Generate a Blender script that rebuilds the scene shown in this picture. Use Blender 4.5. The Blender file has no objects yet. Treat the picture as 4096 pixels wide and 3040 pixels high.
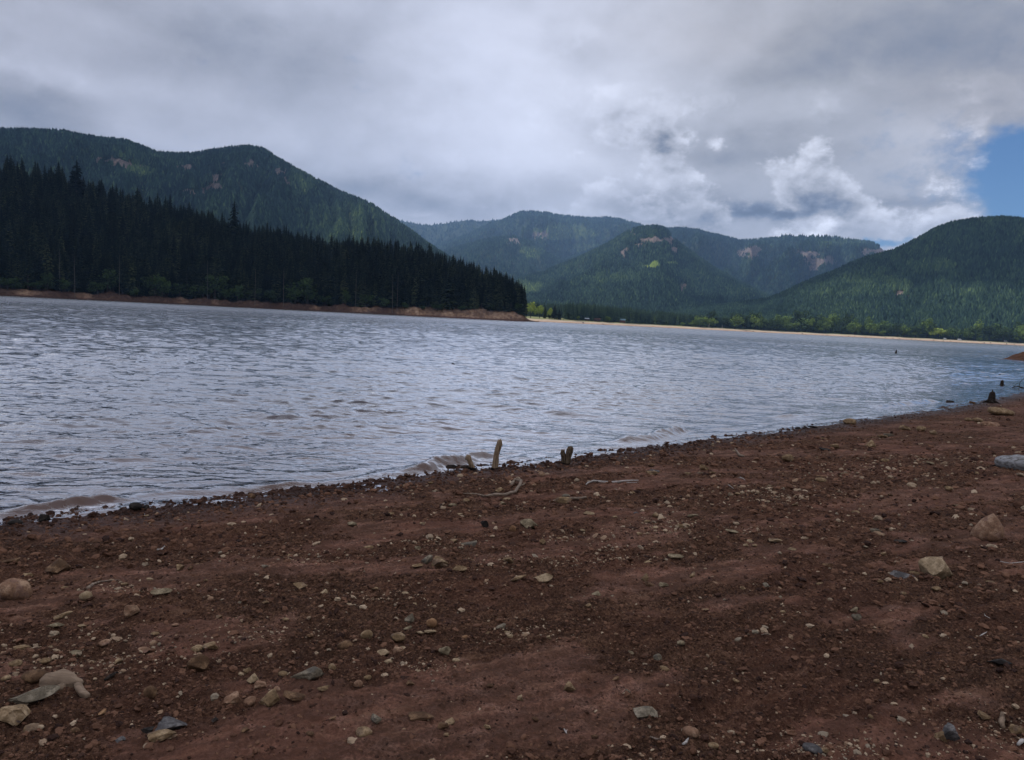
import bpy, bmesh, math, random
import numpy as np
from mathutils import Vector, Matrix, noise as mnoise
R = math.radians
PI = math.pi
rnd = random.Random(7)
rng = np.random.default_rng(11)
scene = bpy.context.scene
COL = scene.collection

# ------------------------------------------------------------------ camera
FPX, CXP, CYP, CAMZ = 3050.0, 2048.0, 1520.0, 1.8
ROLL = math.atan((1378 - 1173) / 4096.0)
PITCH = math.atan((1520 - 1275.5) * math.cos(ROLL) / FPX)
fwd = Vector((0, math.cos(PITCH), -math.sin(PITCH)))
up0 = Vector((0, math.sin(PITCH), math.cos(PITCH)))
r0 = Vector((1, 0, 0))
cr = r0 * math.cos(ROLL) + up0 * math.sin(ROLL)
cu = up0 * math.cos(ROLL) - r0 * math.sin(ROLL)
cam = bpy.data.cameras.new("camera")
cam.sensor_width = 36.0
cam.lens = FPX / 4096.0 * 36.0
cam.clip_start = 0.1
cam.clip_end = 40000
camo = bpy.data.objects.new("camera", cam)
COL.objects.link(camo)
m3 = Matrix((cr, cu, -fwd)).transposed()
camo.matrix_world = Matrix.Translation((0, 0, CAMZ)) @ m3.to_4x4()
scene.camera = camo

def ray(x, y):
    return (cr * ((x - CXP) / FPX) + cu * ((CYP - y) / FPX) + fwd).normalized()
def azel(x, y):
    d = ray(x, y)
    return math.atan2(d.x, d.y), math.atan2(d.z, math.hypot(d.x, d.y))
def project(X, Y, Z):
    Zc = Z - CAMZ
    dz = X * fwd.x + Y * fwd.y + Zc * fwd.z
    dx = X * cr.x + Y * cr.y + Zc * cr.z
    dy = X * cu.x + Y * cu.y + Zc * cu.z
    dz = np.maximum(dz, 1e-3)
    return CXP + FPX * dx / dz, CYP - FPX * dy / dz

# ------------------------------------------------------------------ light
SUN_AZ, SUN_EL = R(-74), R(50)          # measured from +Y towards +X
SUN_DIR = Vector((math.sin(SUN_AZ) * math.cos(SUN_EL), math.cos(SUN_AZ) * math.cos(SUN_EL), math.sin(SUN_EL)))
sl = bpy.data.lights.new("sun", 'SUN')
sl.energy = 3.0
sl.angle = R(0.6)
sl.color = (1.0, 0.95, 0.87)
so = bpy.data.objects.new("sun", sl)
COL.objects.link(so)
so.rotation_euler = SUN_DIR.to_track_quat('Z', 'Y').to_euler()
scene.view_settings.view_transform = 'Standard'
scene.view_settings.look = 'None'
scene.view_settings.exposure = 0.35
scene.view_settings.gamma = 1.0
try:
    scene.cycles.use_denoising = True
    scene.cycles.max_bounces = 6
    scene.cycles.diffuse_bounces = 2
    scene.cycles.glossy_bounces = 2
    scene.cycles.transparent_max_bounces = 6
    scene.cycles.volume_bounces = 0
except Exception:
    pass

class NT:
    """shorthand for wiring shader nodes"""
    def __init__(self, tree):
        self.t = tree
        self.n = tree.nodes
        self.l = tree.links
    def node(self, typ, **kw):
        nd = self.n.new(typ)
        for k, v in kw.items():
            setattr(nd, k, v)
        return nd
    def put(self, sock, v):
        if v is None:
            return
        if hasattr(v, 'is_output'):
            self.l.new(v, sock)
        else:
            sock.default_value = v
    def m(self, op, a, b=None, c=None, clamp=False):
        nd = self.node('ShaderNodeMath', operation=op, use_clamp=clamp)
        self.put(nd.inputs[0], a); self.put(nd.inputs[1], b)
        if c is not None:
            self.put(nd.inputs[2], c)
        return nd.outputs[0]
    def v(self, op, a, b=None):
        nd = self.node('ShaderNodeVectorMath', operation=op)
        self.put(nd.inputs[0], a); self.put(nd.inputs[1], b)
        return nd.outputs[0]
    def comb(self, x, y, z):
        nd = self.node('ShaderNodeCombineXYZ')
        for i, q in enumerate((x, y, z)):
            self.put(nd.inputs[i], q)
        return nd.outputs[0]
    def sep(self, v):
        nd = self.node('ShaderNodeSeparateXYZ'); self.put(nd.inputs[0], v)
        return nd.outputs
    def noise(self, vec, scale, detail=4, rough=0.5, dist=0.0, lac=2.0):
        nd = self.node('ShaderNodeTexNoise')
        self.put(nd.inputs['Vector'], vec)
        nd.inputs['Scale'].default_value = scale
        nd.inputs['Detail'].default_value = detail
        nd.inputs['Roughness'].default_value = rough
        nd.inputs['Distortion'].default_value = dist
        nd.inputs['Lacunarity'].default_value = lac
        return nd.outputs['Fac']
    def smooth(self, v, a, b, lo=0.0, hi=1.0):
        nd = self.node('ShaderNodeMapRange', interpolation_type='SMOOTHSTEP')
        self.put(nd.inputs[0], v)
        nd.inputs[1].default_value = a; nd.inputs[2].default_value = b
        nd.inputs[3].default_value = lo; nd.inputs[4].default_value = hi
        return nd.outputs[0]
    def mix(self, f, a, b):
        nd = self.node('ShaderNodeMix', data_type='RGBA')
        self.put(nd.inputs['Factor'], f)
        ia = [s for s in nd.inputs if s.type == 'RGBA']
        for s, q in zip(ia, (a, b)):
            if isinstance(q, tuple) and len(q) == 3:
                q = q + (1,)
            self.put(s, q)
        return [s for s in nd.outputs if s.type == 'RGBA'][0]
    def ramp(self, f, stops, interp='LINEAR'):
        nd = self.node('ShaderNodeValToRGB')
        nd.color_ramp.interpolation = interp
        el = nd.color_ramp.elements
        while len(el) < len(stops):
            el.new(0.5)
        for e, (p, c) in zip(el, stops):
            e.position = p
            e.color = tuple(c) + (1,)
        self.put(nd.inputs[0], f)
        return nd.outputs[0]
    def attr(self, name):
        nd = self.node('ShaderNodeAttribute'); nd.attribute_name = name
        return nd.outputs['Fac']

# ------------------------------------------------------------------ sky
world = bpy.data.worlds.new("World")
scene.world = world
world.use_nodes = True
wt = world.node_tree
wt.nodes.clear()
N = NT(wt)
tc = N.node('ShaderNodeTexCoord').outputs['Generated']
dx, dy, dz = N.sep(tc)
wn = N.node('ShaderNodeTexNoise'); wn.inputs['Scale'].default_value = 5.0; wn.inputs['Detail'].default_value = 6.0
wn.inputs['Roughness'].default_value = 0.6
N.put(wn.inputs['Vector'], N.v('MULTIPLY', tc, (1.0, 1.0, 1.8)))
wv = N.v('SUBTRACT', wn.outputs['Color'], (0.5, 0.5, 0.5))
wx, wy, wz = N.sep(wv)
u_raw = N.m('ARCTAN2', dx, dy)
v_raw = N.m('ARCSINE', dz)
u = N.m('ADD', u_raw, N.m('MULTIPLY', wx, 0.20))
v = N.m('ADD', v_raw, N.m('MULTIPLY', wy, 0.10))
def blob(cx, cy, rx, ry, amp, uu=u, vv=v):
    a, e = azel(cx * 1.84, cy * 1.84)
    ku, kv = 1657.6 / rx, 1657.6 / ry
    p = N.m('POWER', N.m('MULTIPLY', N.m('SUBTRACT', uu, a), ku), 2.0)
    q = N.m('MULTIPLY_ADD', N.m('MULTIPLY', N.m('SUBTRACT', vv, e), kv), N.m('MULTIPLY', N.m('SUBTRACT', vv, e), kv), p)
    g = N.m('EXPONENT', N.m('MULTIPLY', q, -1.0))
    return N.m('MULTIPLY', g, amp)
def total(lst, **kw):
    s = None
    for b in lst:
        g = blob(*b, **kw)
        s = g if s is None else N.m('ADD', s, g)
    return s
# cloud brightness as seen from the beach: a lit break in the middle, dark bases near the ridges
cl = total([(1130, 170, 330, 230, .12), (1180, 360, 260, 120, .09), (60, 250, 120, 60, -.11), (560, 90, 230, 60, -.05),
            (650, 150, 300, 90, -.03), (170, 165, 150, 28, .05), (60, 80, 200, 90, .02), (880, 440, 230, 42, -.13), (1340, 425, 260, 32, -.08),
            (1430, 285, 150, 34, -.06), (1640, 345, 190, 34, -.08), (1690, 285, 50, 30, -.05),
            (1660, 452, 200, 15, -.16), (1990, 455, 170, 20, -.05), (2000, 110, 330, 110, -.10), (1800, 210, 230, 40, .05),
            (1960, 300, 110, 45, .07), (1260, 120, 60, 28, -.05), (300, 300, 400, 60, .03), (600, 40, 60, 40, .03)])
puffs = total([(1782, 492, 24, 18, .50), (1740, 468, 30, 10, .10), (1850, 495, 35, 14, .16), (2135, 430, 45, 24, .42), (1990, 330, 60, 60, .10), (2080, 400, 60, 30, .14),
               (1600, 492, 110, 10, .12), (2010, 415, 60, 26, .08), (1090, 462, 60, 8, .10), (900, 478, 30, 6, .08)])
nb = N.noise(N.v('MULTIPLY', tc, (1, 1, 2.0)), 2.6, 6, 0.55, 0.3)
base = N.m('ADD', 0.405, N.m('MULTIPLY', N.m('SUBTRACT', nb, 0.5), 0.22))
# billows: a heaped density, bright along its rims, dark in its thick undersides, lit from the upper left
bv = N.v('MULTIPLY', tc, (1, 1, 1.45))
def heap(off):
    p = N.v('ADD', bv, off)
    n1 = N.noise(p, 6.5, 10, 0.62, 0.1)
    vo = N.node('ShaderNodeTexVoronoi', feature='SMOOTH_F1'); vo.inputs['Scale'].default_value = 17.0
    vo.inputs['Smoothness'].default_value = 1.0
    N.put(vo.inputs['Vector'], N.v('ADD', p, N.v('MULTIPLY', wv, (.05, .05, .05))))
    return N.m('ADD', n1, N.m('MULTIPLY', N.m('SUBTRACT', 0.35, vo.outputs['Distance']), 0.30))
b1 = heap((0, 0, 0))
b2 = heap((-0.010, 0.0, 0.026))
relief = N.m('SUBTRACT', b1, b2)
cumz = N.m('MINIMUM', total([(1650, 370, 430, 110, 1.0), (2030, 420, 150, 110, .8), (1750, 490, 330, 30, .5), (1450, 270, 170, 60, .5), (1290, 120, 60, 40, .4), (110, 190, 130, 50, .25)]), 1.0)
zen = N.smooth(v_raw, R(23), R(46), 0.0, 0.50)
L0 = N.m('ADD', N.m('ADD', base, N.m('MULTIPLY', cl, 1.6)), N.m('MULTIPLY', relief, 0.22))
e1 = N.noise(bv, 24.0, 8, 0.6, 0.2)
e2 = N.noise(N.v('ADD', bv, (-0.004, 0.0, 0.010)), 24.0, 8, 0.6, 0.2)
relief = N.m('ADD', relief, N.m('MULTIPLY', N.m('SUBTRACT', e1, e2), 0.38))
thick = N.smooth(b1, 0.48, 0.68)
Lh = N.m('ADD', N.m('SUBTRACT', 0.64, N.m('MULTIPLY', thick, 0.42)), N.m('MULTIPLY', relief, 1.7))
Lh = N.m('ADD', Lh, N.m('MULTIPLY', cl, .9))
hmask = N.m('MULTIPLY', N.smooth(N.m('ADD', b1, N.m('MULTIPLY', N.m('SUBTRACT', e1, 0.5), 0.25)), 0.46, 0.56), N.m('MULTIPLY', cumz, .80))
L = N.m('ADD', N.m('MULTIPLY', L0, N.m('SUBTRACT', 1.0, hmask)), N.m('MULTIPLY', Lh, hmask))
L = N.m('ADD', L, N.m('MULTIPLY', puffs, N.smooth(b1, 0.38, 0.60)))
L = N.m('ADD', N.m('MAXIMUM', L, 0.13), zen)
# colour of the vapour: bluer where it is thick, a touch warm high on the right
warm = N.m('MINIMUM', total([(2180, 190, 170, 110, 1.0), (1600, 60, 200, 60, .6)]), 1.0)
side = N.smooth(u_raw, -0.1, 0.35)
tintl = N.mix(side, (0.94, 0.99, 1.19, 1), (0.96, 0.995, 1.13, 1))
tintl = N.mix(N.m('MULTIPLY', warm, .4), tintl, (1.06, 1.0, 1.04, 1))
tintd = N.mix(N.smooth(L, 0.15, 0.34), (0.84, 0.97, 1.28, 1), tintl)
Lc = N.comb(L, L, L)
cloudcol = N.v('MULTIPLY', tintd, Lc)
# blue openings
hole = total([(2390, 395, 225, 122, 1.25), (2235, 330, 70, 60, .55), (2200, 505, 60, 26, .5), (1925, 537, 42, 11, .75), (1776, 473, 20, 4, .35)])
hole = N.m('ADD', hole, N.m('ADD', N.m('MULTIPLY', N.m('SUBTRACT', b1, 0.52), -1.3), N.m('MULTIPLY', N.m('SUBTRACT', e1, 0.5), -0.9)))
hm = N.smooth(hole, 0.28, 0.86)
sky = N.node('ShaderNodeTexSky', sky_type='NISHITA')
sky.sun_disc = False
sky.sun_elevation = SUN_EL
sky.sun_rotation = SUN_AZ % (2 * PI)
sky.altitude = 500
skyc = N.v('MULTIPLY', sky.outputs['Color'], (0.036, 0.054, 0.076))
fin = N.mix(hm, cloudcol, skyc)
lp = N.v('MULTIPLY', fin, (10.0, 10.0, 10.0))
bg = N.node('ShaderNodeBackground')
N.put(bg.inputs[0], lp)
bg.inputs[1].default_value = 0.1
N.l.new(bg.outputs[0], N.node('ShaderNodeOutputWorld').inputs[0])

# ------------------------------------------------------------------ helpers
def _hash(ix, iy, seed):
    h = (ix * 374761393 + iy * 668265263 + seed * 974711) & 0xffffffff
    h = ((h ^ (h >> 13)) * 1274126177) & 0xffffffff
    return h ^ (h >> 16)
def pn(x, y, seed=0):
    x = np.asarray(x, dtype=np.float64); y = np.asarray(y, dtype=np.float64)
    ix = np.floor(x).astype(np.int64); iy = np.floor(y).astype(np.int64)
    fx = x - ix; fy = y - iy
    ux = fx * fx * fx * (fx * (fx * 6 - 15) + 10); uy = fy * fy * fy * (fy * (fy * 6 - 15) + 10)
    def g(a, b, px, py):
        th = _hash(ix + a, iy + b, seed) * (2 * PI / 4294967296.0)
        return np.cos(th) * px + np.sin(th) * py
    n00 = g(0, 0, fx, fy); n10 = g(1, 0, fx - 1, fy)
    n01 = g(0, 1, fx, fy - 1); n11 = g(1, 1, fx - 1, fy - 1)
    return ((n00 * (1 - ux) + n10 * ux) * (1 - uy) + (n01 * (1 - ux) + n11 * ux) * uy) * 1.5
def fbm(x, y, octv=4, seed=0, gain=0.5):
    s = 0; a = 1.0; t = 0
    for i in range(octv):
        s = s + a * pn(x * 2 ** i, y * 2 ** i, seed + i * 17)
        t += a; a *= gain
    return s / t * 1.3
def sstep(a, b, x):
    t = np.clip((x - a) / (b - a), 0, 1)
    return t * t * (3 - 2 * t)

def tag(o, label=None, cat=None, group=None, kind=None):
    if label: o['label'] = label
    if cat: o['category'] = cat
    if group: o['group'] = group
    if kind: o['kind'] = kind
    return o
def link(name, me, mats, parent=None):
    o = bpy.data.objects.new(name, me)
    COL.objects.link(o)
    for mm in (mats if isinstance(mats, (list, tuple)) else [mats]):
        me.materials.append(mm)
    if parent is not None:
        o.parent = parent
    return o
def np_mesh(name, V, F, smooth=True, attrs=None, matidx=None):
    """V (n,3), F (m,k) with equal sides"""
    me = bpy.data.meshes.new(name)
    V = np.ascontiguousarray(V, dtype=np.float32); F = np.ascontiguousarray(F, dtype=np.int32)
    me.vertices.add(len(V)); me.vertices.foreach_set('co', V.ravel())
    k = F.shape[1]
    me.loops.add(F.size); me.loops.foreach_set('vertex_index', F.ravel())
    me.polygons.add(len(F)); me.polygons.foreach_set('loop_start', np.arange(0, F.size, k, dtype=np.int32))
    try:
        me.polygons.foreach_set('loop_total', np.full(len(F), k, dtype=np.int32))
    except Exception:
        pass
    me.polygons.foreach_set('use_smooth', np.full(len(F), bool(smooth)))
    if matidx is not None:
        me.polygons.foreach_set('material_index', np.ascontiguousarray(matidx, dtype=np.int32))
    me.update(calc_edges=True)
    for an, av in (attrs or {}).items():
        at = me.attributes.new(an, 'FLOAT', 'POINT')
        at.data.foreach_set('value', np.ascontiguousarray(av, dtype=np.float32).ravel())
    return me
def grid_faces(nr, nc, wrap=False):
    i = np.arange(nr - 1)[:, None]; j = np.arange(nc if wrap else nc - 1)[None, :]
    jn = (j + 1) % nc
    a = i * nc + j; b = i * nc + jn; c = (i + 1) * nc + jn; d = (i + 1) * nc + j
    return np.stack([a + 0 * b, b + 0 * a, c + 0 * a, d + 0 * b], -1).reshape(-1, 4)
def empty(name, loc, rz=0.0, sc=1.0):
    o = bpy.data.objects.new(name, None)
    COL.objects.link(o)
    o.location = loc; o.rotation_euler = (0, 0, rz); o.scale = (sc, sc, sc)
    o.empty_display_size = 0.1
    return o

def new_mat(name, rough=0.8, spec=0.3):
    mt = bpy.data.materials.new(name)
    mt.use_nodes = True
    nt = NT(mt.node_tree)
    bs = mt.node_tree.nodes['Principled BSDF']
    bs.inputs['Roughness'].default_value = rough
    bs.inputs['Specular IOR Level'].default_value = spec * .3
    return mt, nt, bs
def bump(nt, bs, h, strength=0.5, dist=0.02, prev=None):
    b = nt.node('ShaderNodeBump')
    b.inputs['Strength'].default_value = strength
    b.inputs['Distance'].default_value = dist
    nt.put(b.inputs['Height'], h)
    if prev is not None:
        nt.l.new(prev, b.inputs['Normal'])
    nt.l.new(b.outputs[0], bs.inputs['Normal'])
    return b.outputs[0]
def obj_co(nt):
    return nt.node('ShaderNodeTexCoord').outputs['Object']

# ------------------------------------------------------------------ materials
def mat_foliage(name, stops, jitter=0.25):
    mt, nt, bs = new_mat(name, 0.85, 0.12)
    t = nt.attr('tint')
    oi = nt.node('ShaderNodeObjectInfo').outputs['Random']
    t = nt.m('ADD', t, nt.m('MULTIPLY', nt.m('SUBTRACT', oi, 0.5), jitter), clamp=True)
    nt.put(bs.inputs['Base Color'], nt.ramp(t, stops))
    return mt
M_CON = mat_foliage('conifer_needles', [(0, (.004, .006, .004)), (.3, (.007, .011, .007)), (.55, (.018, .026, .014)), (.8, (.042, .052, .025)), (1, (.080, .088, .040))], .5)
M_VAL = mat_foliage('valley_conifers', [(0, (.016, .030, .022)), (.4, (.034, .060, .036)), (.75, (.070, .105, .048)), (1, (.12, .16, .06))], .5)
M_DEC = mat_foliage('broad_leaves', [(0, (.014, .022, .012)), (.4, (.055, .090, .028)), (.7, (.11, .16, .035)), (1, (.22, .27, .05))], 0.1)
M_FOR = mat_foliage('mountain_forest', [(0, (.007, .016, .015)), (.25, (.022, .044, .034)), (.5, (.052, .086, .046)), (.75, (.095, .14, .055)), (1, (.24, .31, .070))], 0)
def mat_bark(name, a, b, scale=6):
    mt, nt, bs = new_mat(name, 0.85, 0.2)
    co = nt.v('MULTIPLY', obj_co(nt), (3, 3, .5))
    f = nt.noise(co, scale, 6, .65)
    nt.put(bs.inputs['Base Color'], nt.ramp(f, [(.3, a), (.7, b)]))
    bump(nt, bs, f, .6, .02)
    return mt
M_BARK = mat_bark('conifer_bark', (.018, .014, .012), (.05, .042, .036), 2)
M_SNAG = mat_bark('bleached_trunk', (.045, .040, .037), (.11, .10, .092), 2)

def mat_soil():
    mt, nt, bs = new_mat('red_brown_silt', 0.92, 0.2)
    co = obj_co(nt)
    cr_ = nt.attr('crust'); wet = nt.attr('wet')
    n1 = nt.noise(co, 9, 6, .6)
    n2 = nt.noise(co, 70, 6, .7)
    n3 = nt.noise(co, 1.1, 4, .55)
    n4 = nt.noise(co, 240, 3, .6)
    gran = nt.ramp(n2, [(.30, (.014, .007, .005)), (.46, (.070, .034, .020)), (.60, (.155, .080, .046)), (.74, (.34, .21, .125))])
    crus = nt.ramp(n1, [(.3, (.110, .050, .032)), (.5, (.21, .100, .066)), (.7, (.30, .165, .118))])
    crus = nt.mix(nt.smooth(n2, .42, .62, .75, 0), crus, (.055, .028, .018))
    crus_ = nt.noise(co, 4.0, 5, .6)
    crus = nt.mix(nt.smooth(crus_, .4, .62, .55, 0), crus, (.075, .038, .022))
    f = nt.m('ADD', cr_, nt.m('MULTIPLY', nt.m('SUBTRACT', n1, .5), .9), clamp=True)
    c = nt.mix(nt.smooth(f, .3, .75), gran, crus)
    c = nt.mix(nt.smooth(n3, .42, .68), c, nt.mix(.55, c, (.13, .055, .035, 1)))
    # small dark pits in the crust
    vo = nt.node('ShaderNodeTexVoronoi'); vo.inputs['Scale'].default_value = 34
    nt.put(vo.inputs['Vector'], nt.v('ADD', co, nt.comb(nt.m('MULTIPLY', n2, .02), nt.m('MULTIPLY', n1, .03), 0.0)))
    pit = nt.m('MULTIPLY', nt.smooth(vo.outputs['Distance'], .10, .26, 1, 0), nt.smooth(n1, .45, .6))
    x_, y_, z_ = nt.sep(co)
    stv = nt.noise(nt.comb(nt.m('ADD', x_, nt.m('MULTIPLY', y_, .55)), nt.m('MULTIPLY', nt.m('SUBTRACT', y_, nt.m('MULTIPLY', x_, .55)), 6.0), 0.0), 1.5, 5, .65)
    c = nt.mix(nt.smooth(stv, .42, .60, .5, 0), c, (.036, .019, .013))
    c = nt.mix(nt.smooth(stv, .56, .72, 0, .45), c, (.24, .135, .085))
    c = nt.mix(nt.m('MULTIPLY', pit, .7), c, (.020, .010, .009))
    c = nt.mix(nt.m('MULTIPLY', wet, .75), c, (.022, .011, .009))
    nt.put(bs.inputs['Base Color'], c)
    nt.put(bs.inputs['Roughness'], nt.m('SUBTRACT', .92, nt.m('MULTIPLY', wet, .5)))
    h = nt.m('ADD', nt.m('MULTIPLY', n2, nt.m('SUBTRACT', 1.35, cr_)), nt.m('MULTIPLY', n1, 1.1))
    h = nt.m('SUBTRACT', h, nt.m('MULTIPLY', pit, .5))
    bump(nt, bs, h, 1.0, 0.022)
    return mt
M_SOIL = mat_soil()

def mat_stone(name, c1, c2, spot=None, amt=.35):
    mt, nt, bs = new_mat(name, 0.85, 0.25)
    co = obj_co(nt)
    oi = nt.node('ShaderNodeObjectInfo').outputs['Random']
    co2 = nt.v('ADD', nt.v('MULTIPLY', co, (1, 1, 1)), nt.comb(nt.m('MULTIPLY', oi, 40), oi, nt.m('MULTIPLY', oi, 17)))
    n1 = nt.noise(co2, 22, 6, .62)
    n2 = nt.noise(co2, 110, 4, .6)
    c = nt.ramp(n1, [(.36, tuple(q * .72 for q in c1)), (.50, c1), (.62, c2)])
    c = nt.mix(nt.m('MULTIPLY', nt.smooth(n2, .48, .68), .6), c, tuple(q * .35 for q in c1))
    if spot:
        n3 = nt.noise(co2, 13, 3, .5)
        c = nt.mix(nt.m('MULTIPLY', nt.smooth(n3, .57, .63), amt * 2), c, spot)
    # silt clinging to the foot
    z = nt.sep(co)[2]
    c = nt.mix(nt.m('MULTIPLY', nt.smooth(nt.m('ADD', z, nt.m('MULTIPLY', n1, .02)), .004, .022, 1, 0), .55), c, (.10, .055, .04))
    nt.put(bs.inputs['Base Color'], c)
    bump(nt, bs, nt.m('ADD', n1, nt.m('MULTIPLY', n2, .4)), .6, .006)
    return mt
def _w(c): return (c[0] * .95, c[1] * .86, c[2] * .68)
_ms = mat_stone
def mat_stone(name, c1, c2, spot=None, amt=.35):
    return _ms(name, _w(c1), _w(c2), spot, amt)
ST = {
    'tan': mat_stone('tan_stone', (.17, .12, .08), (.30, .23, .165), (.09, .06, .05), .2),
    'cream': mat_stone('cream_stone', (.24, .185, .135), (.35, .28, .215)),
    'grey': mat_stone('grey_stone', (.13, .115, .10), (.25, .225, .20), (.07, .065, .06), .2),
    'green': mat_stone('greenish_grey_stone', (.15, .125, .095), (.26, .225, .175)),
    'blue': mat_stone('bluish_slate', (.075, .075, .090), (.15, .15, .175)),
    'pink': mat_stone('pinkish_stone', (.21, .13, .10), (.34, .24, .19), (.10, .06, .06), .15),
    'brown': mat_stone('brown_stone', (.085, .052, .036), (.17, .11, .075)),
    'dark': mat_stone('dark_wet_stone', (.022, .020, .022), (.055, .050, .052)),
    'orange': mat_stone('orange_stone', (.19, .11, .07), (.29, .185, .12)),
    'spot': mat_stone('spotted_tan_stone', (.22, .16, .11), (.36, .28, .21), (.045, .030, .035), .45),
}
for k in ('dark',):
    pass
def mat_wood(name, a, b, wet=True, hs=0.05, gr=None):
    mt, nt, bs = new_mat(name, 0.8, 0.2)
    co = obj_co(nt)
    f = nt.noise(nt.v('MULTIPLY', co, (9, 9, 1.2) if wet else (1.0, 9, 9)), 9 if gr is None else gr, 7, .65, .4)
    g = nt.noise(co, 8, 4, .6)
    c = nt.ramp(f, [(.30, tuple(q * .35 for q in a)), (.40, a), (.55, b), (.75, tuple(min(1, q * 1.35) for q in b))])
    c = nt.mix(nt.m('MULTIPLY', g, .4), c, a)
    if wet:
        z = nt.sep(co)[2]
        c = nt.mix(nt.smooth(nt.m('ADD', z, nt.m('MULTIPLY', g, .03)), hs, hs + .015, 1, 0), c, (.008, .006, .006))
    nt.put(bs.inputs['Base Color'], c)
    bump(nt, bs, f, .7, .006)
    return mt
M_POST = mat_wood('weathered_post_wood', (.095, .062, .036), (.26, .185, .12), True, .045)
M_DKPOST = mat_wood('dark_split_wood', (.030, .020, .013), (.12, .085, .055), True, .03)
M_DRIFT = mat_wood('driftwood', (.10, .07, .05), (.23, .175, .13), False)
M_PALE = mat_wood('bleached_driftwood', (.22, .19, .165), (.40, .36, .32), False)
M_LOG = mat_wood('silver_grey_log', (.09, .08, .07), (.26, .255, .25), False, gr=3.2)
M_DWOOD = mat_wood('waterlogged_wood', (.010, .008, .007), (.035, .026, .020), False)
M_ROOT = mat_wood('pinkish_root_wood', (.11, .075, .05), (.22, .155, .105), False, gr=3)

# ------------------------------------------------------------------ near shore (shoreline traced in the world, z = 0)
def on_plane(x, y, z=0.0):
    d = ray(x, y)
    t = (z - CAMZ) / d.z
    return (d.x * t, d.y * t)
SHORE_PX = [(0, 2108), (184, 2096), (331, 2072), (534, 2050), (736, 2031), (994, 2002), (1178, 1981), (1380, 1951), (1564, 1924), (1711, 1907),
            (1840, 1888), (1987, 1878), (2116, 1868), (2263, 1846), (2447, 1818), (2668, 1789), (2852, 1764), (3128, 1730), (3404, 1693), (3680, 1656), (3864, 1625), (3974, 1603), (4096, 1572)]
SH = [on_plane(*p) for p in SHORE_PX]
d0 = (SH[0][0] - SH[2][0], SH[0][1] - SH[2][1]); l0 = math.hypot(*d0)
SH = [(SH[0][0] + d0[0] / l0 * 90 - 20, SH[0][1] + d0[1] / l0 * 90 - 30), (SH[0][0] + d0[0] / l0 * 6, SH[0][1] + d0[1] / l0 * 6 - .6)] + SH
SH += [(SH[-1][0] + 9, SH[-1][1] + 8), (60, 48), (140, 70)]
SH = np.array(SH)
def sdist(X, Y, P=SH, both=False):
    """distance to the polyline, positive on the side of the camera (right-hand side of the line)"""
    X = np.asarray(X, float); Y = np.asarray(Y, float)
    best = np.full(X.shape, 1e9); sg = np.ones(X.shape); tt = np.zeros(X.shape)
    L = np.concatenate([[0], np.cumsum(np.hypot(*(P[1:] - P[:-1]).T))])
    for i in range(len(P) - 1):
        a = P[i]; b = P[i + 1]; ab = b - a; l2 = ab @ ab
        t = np.clip(((X - a[0]) * ab[0] + (Y - a[1]) * ab[1]) / l2, 0, 1)
        ex = X - a[0] - t * ab[0]; ey = Y - a[1] - t * ab[1]
        d = np.hypot(ex, ey)
        c = ab[0] * ey - ab[1] * ex
        m = d < best
        best = np.where(m, d, best); sg = np.where(m, np.where(c < 0, 1.0, -1.0), sg)
        tt = np.where(m, L[i] + t * math.sqrt(l2), tt)
    return (best * sg, tt, L[-1]) if both else best * sg

def crust_mask(X, Y):
    a = fbm((X + .5 * Y) * .40 + 3, (Y - .5 * X) * 1.0 + 9, 4, 31)
    b = fbm(X * 2.1, Y * 2.8, 3, 77)
    return .95 * sstep(-.06, .26, a + .45 * b)
def beach_z(X, Y, detail=True, d=None):
    X = np.asarray(X, float); Y = np.asarray(Y, float)
    if d is None:
        d = sdist(X, Y)
    z = np.where(d > 0, .055 * d - .0012 * np.minimum(d, 14) ** 2, .07 * d)
    z = np.where(d > 14, .055 * 14 - .0012 * 196 + (d - 14) * .03, z)
    z = np.maximum(z, -1.0)
    k = sstep(-.2, .5, d)
    z = z + k * .030 * fbm(X * .45, Y * .6, 3, 5) + (.4 + .6 * k) * .012 * fbm(X * 1.9, Y * 2.3, 3, 8)
    z = z + .010 * pn(X * 1.2 + 5, Y * 1.2, 91)
    if detail:
        r = np.hypot(X, Y)
        c = crust_mask(X, Y)
        lump = fbm(X * 11, Y * 13, 3, 14, .6)
        clod = np.maximum(0, fbm(X * 30, Y * 30, 2, 44, .6)) ** .8
        z = z + c * .006 + (.021 * (1.15 - .35 * c)) * lump + .018 * (1.1 - .5 * c) * clod + .006 * fbm(X * 60, Y * 60, 2, 45, .6) * (1.1 - .7 * c)
        al = X + .55 * Y; ac = Y - .55 * X
        z = z + .012 * fbm(al * 1.3, ac * 6.5, 3, 33) * sstep(0, .4, np.asarray(d))
        big = np.maximum(0, fbm(X * 6, Y * 6, 2, 61, .6) - .12) * .030 * (1.05 - c)
        z = z + big * sstep(60, 10, r)
    return z
def beach_hit(x, y, z0=0.0):
    d = ray(x, y)
    t = np.linspace(1.5, 90, 6000) ** 1.0
    Z = CAMZ + d.z * t
    H = beach_z(d.x * t, d.y * t, False)
    i = np.argmax(Z <= H) if (Z <= H).any() else len(t) - 1
    tt = t[i]
    return Vector((d.x * tt, d.y * tt, max(float(H[i]), z0))), tt

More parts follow.
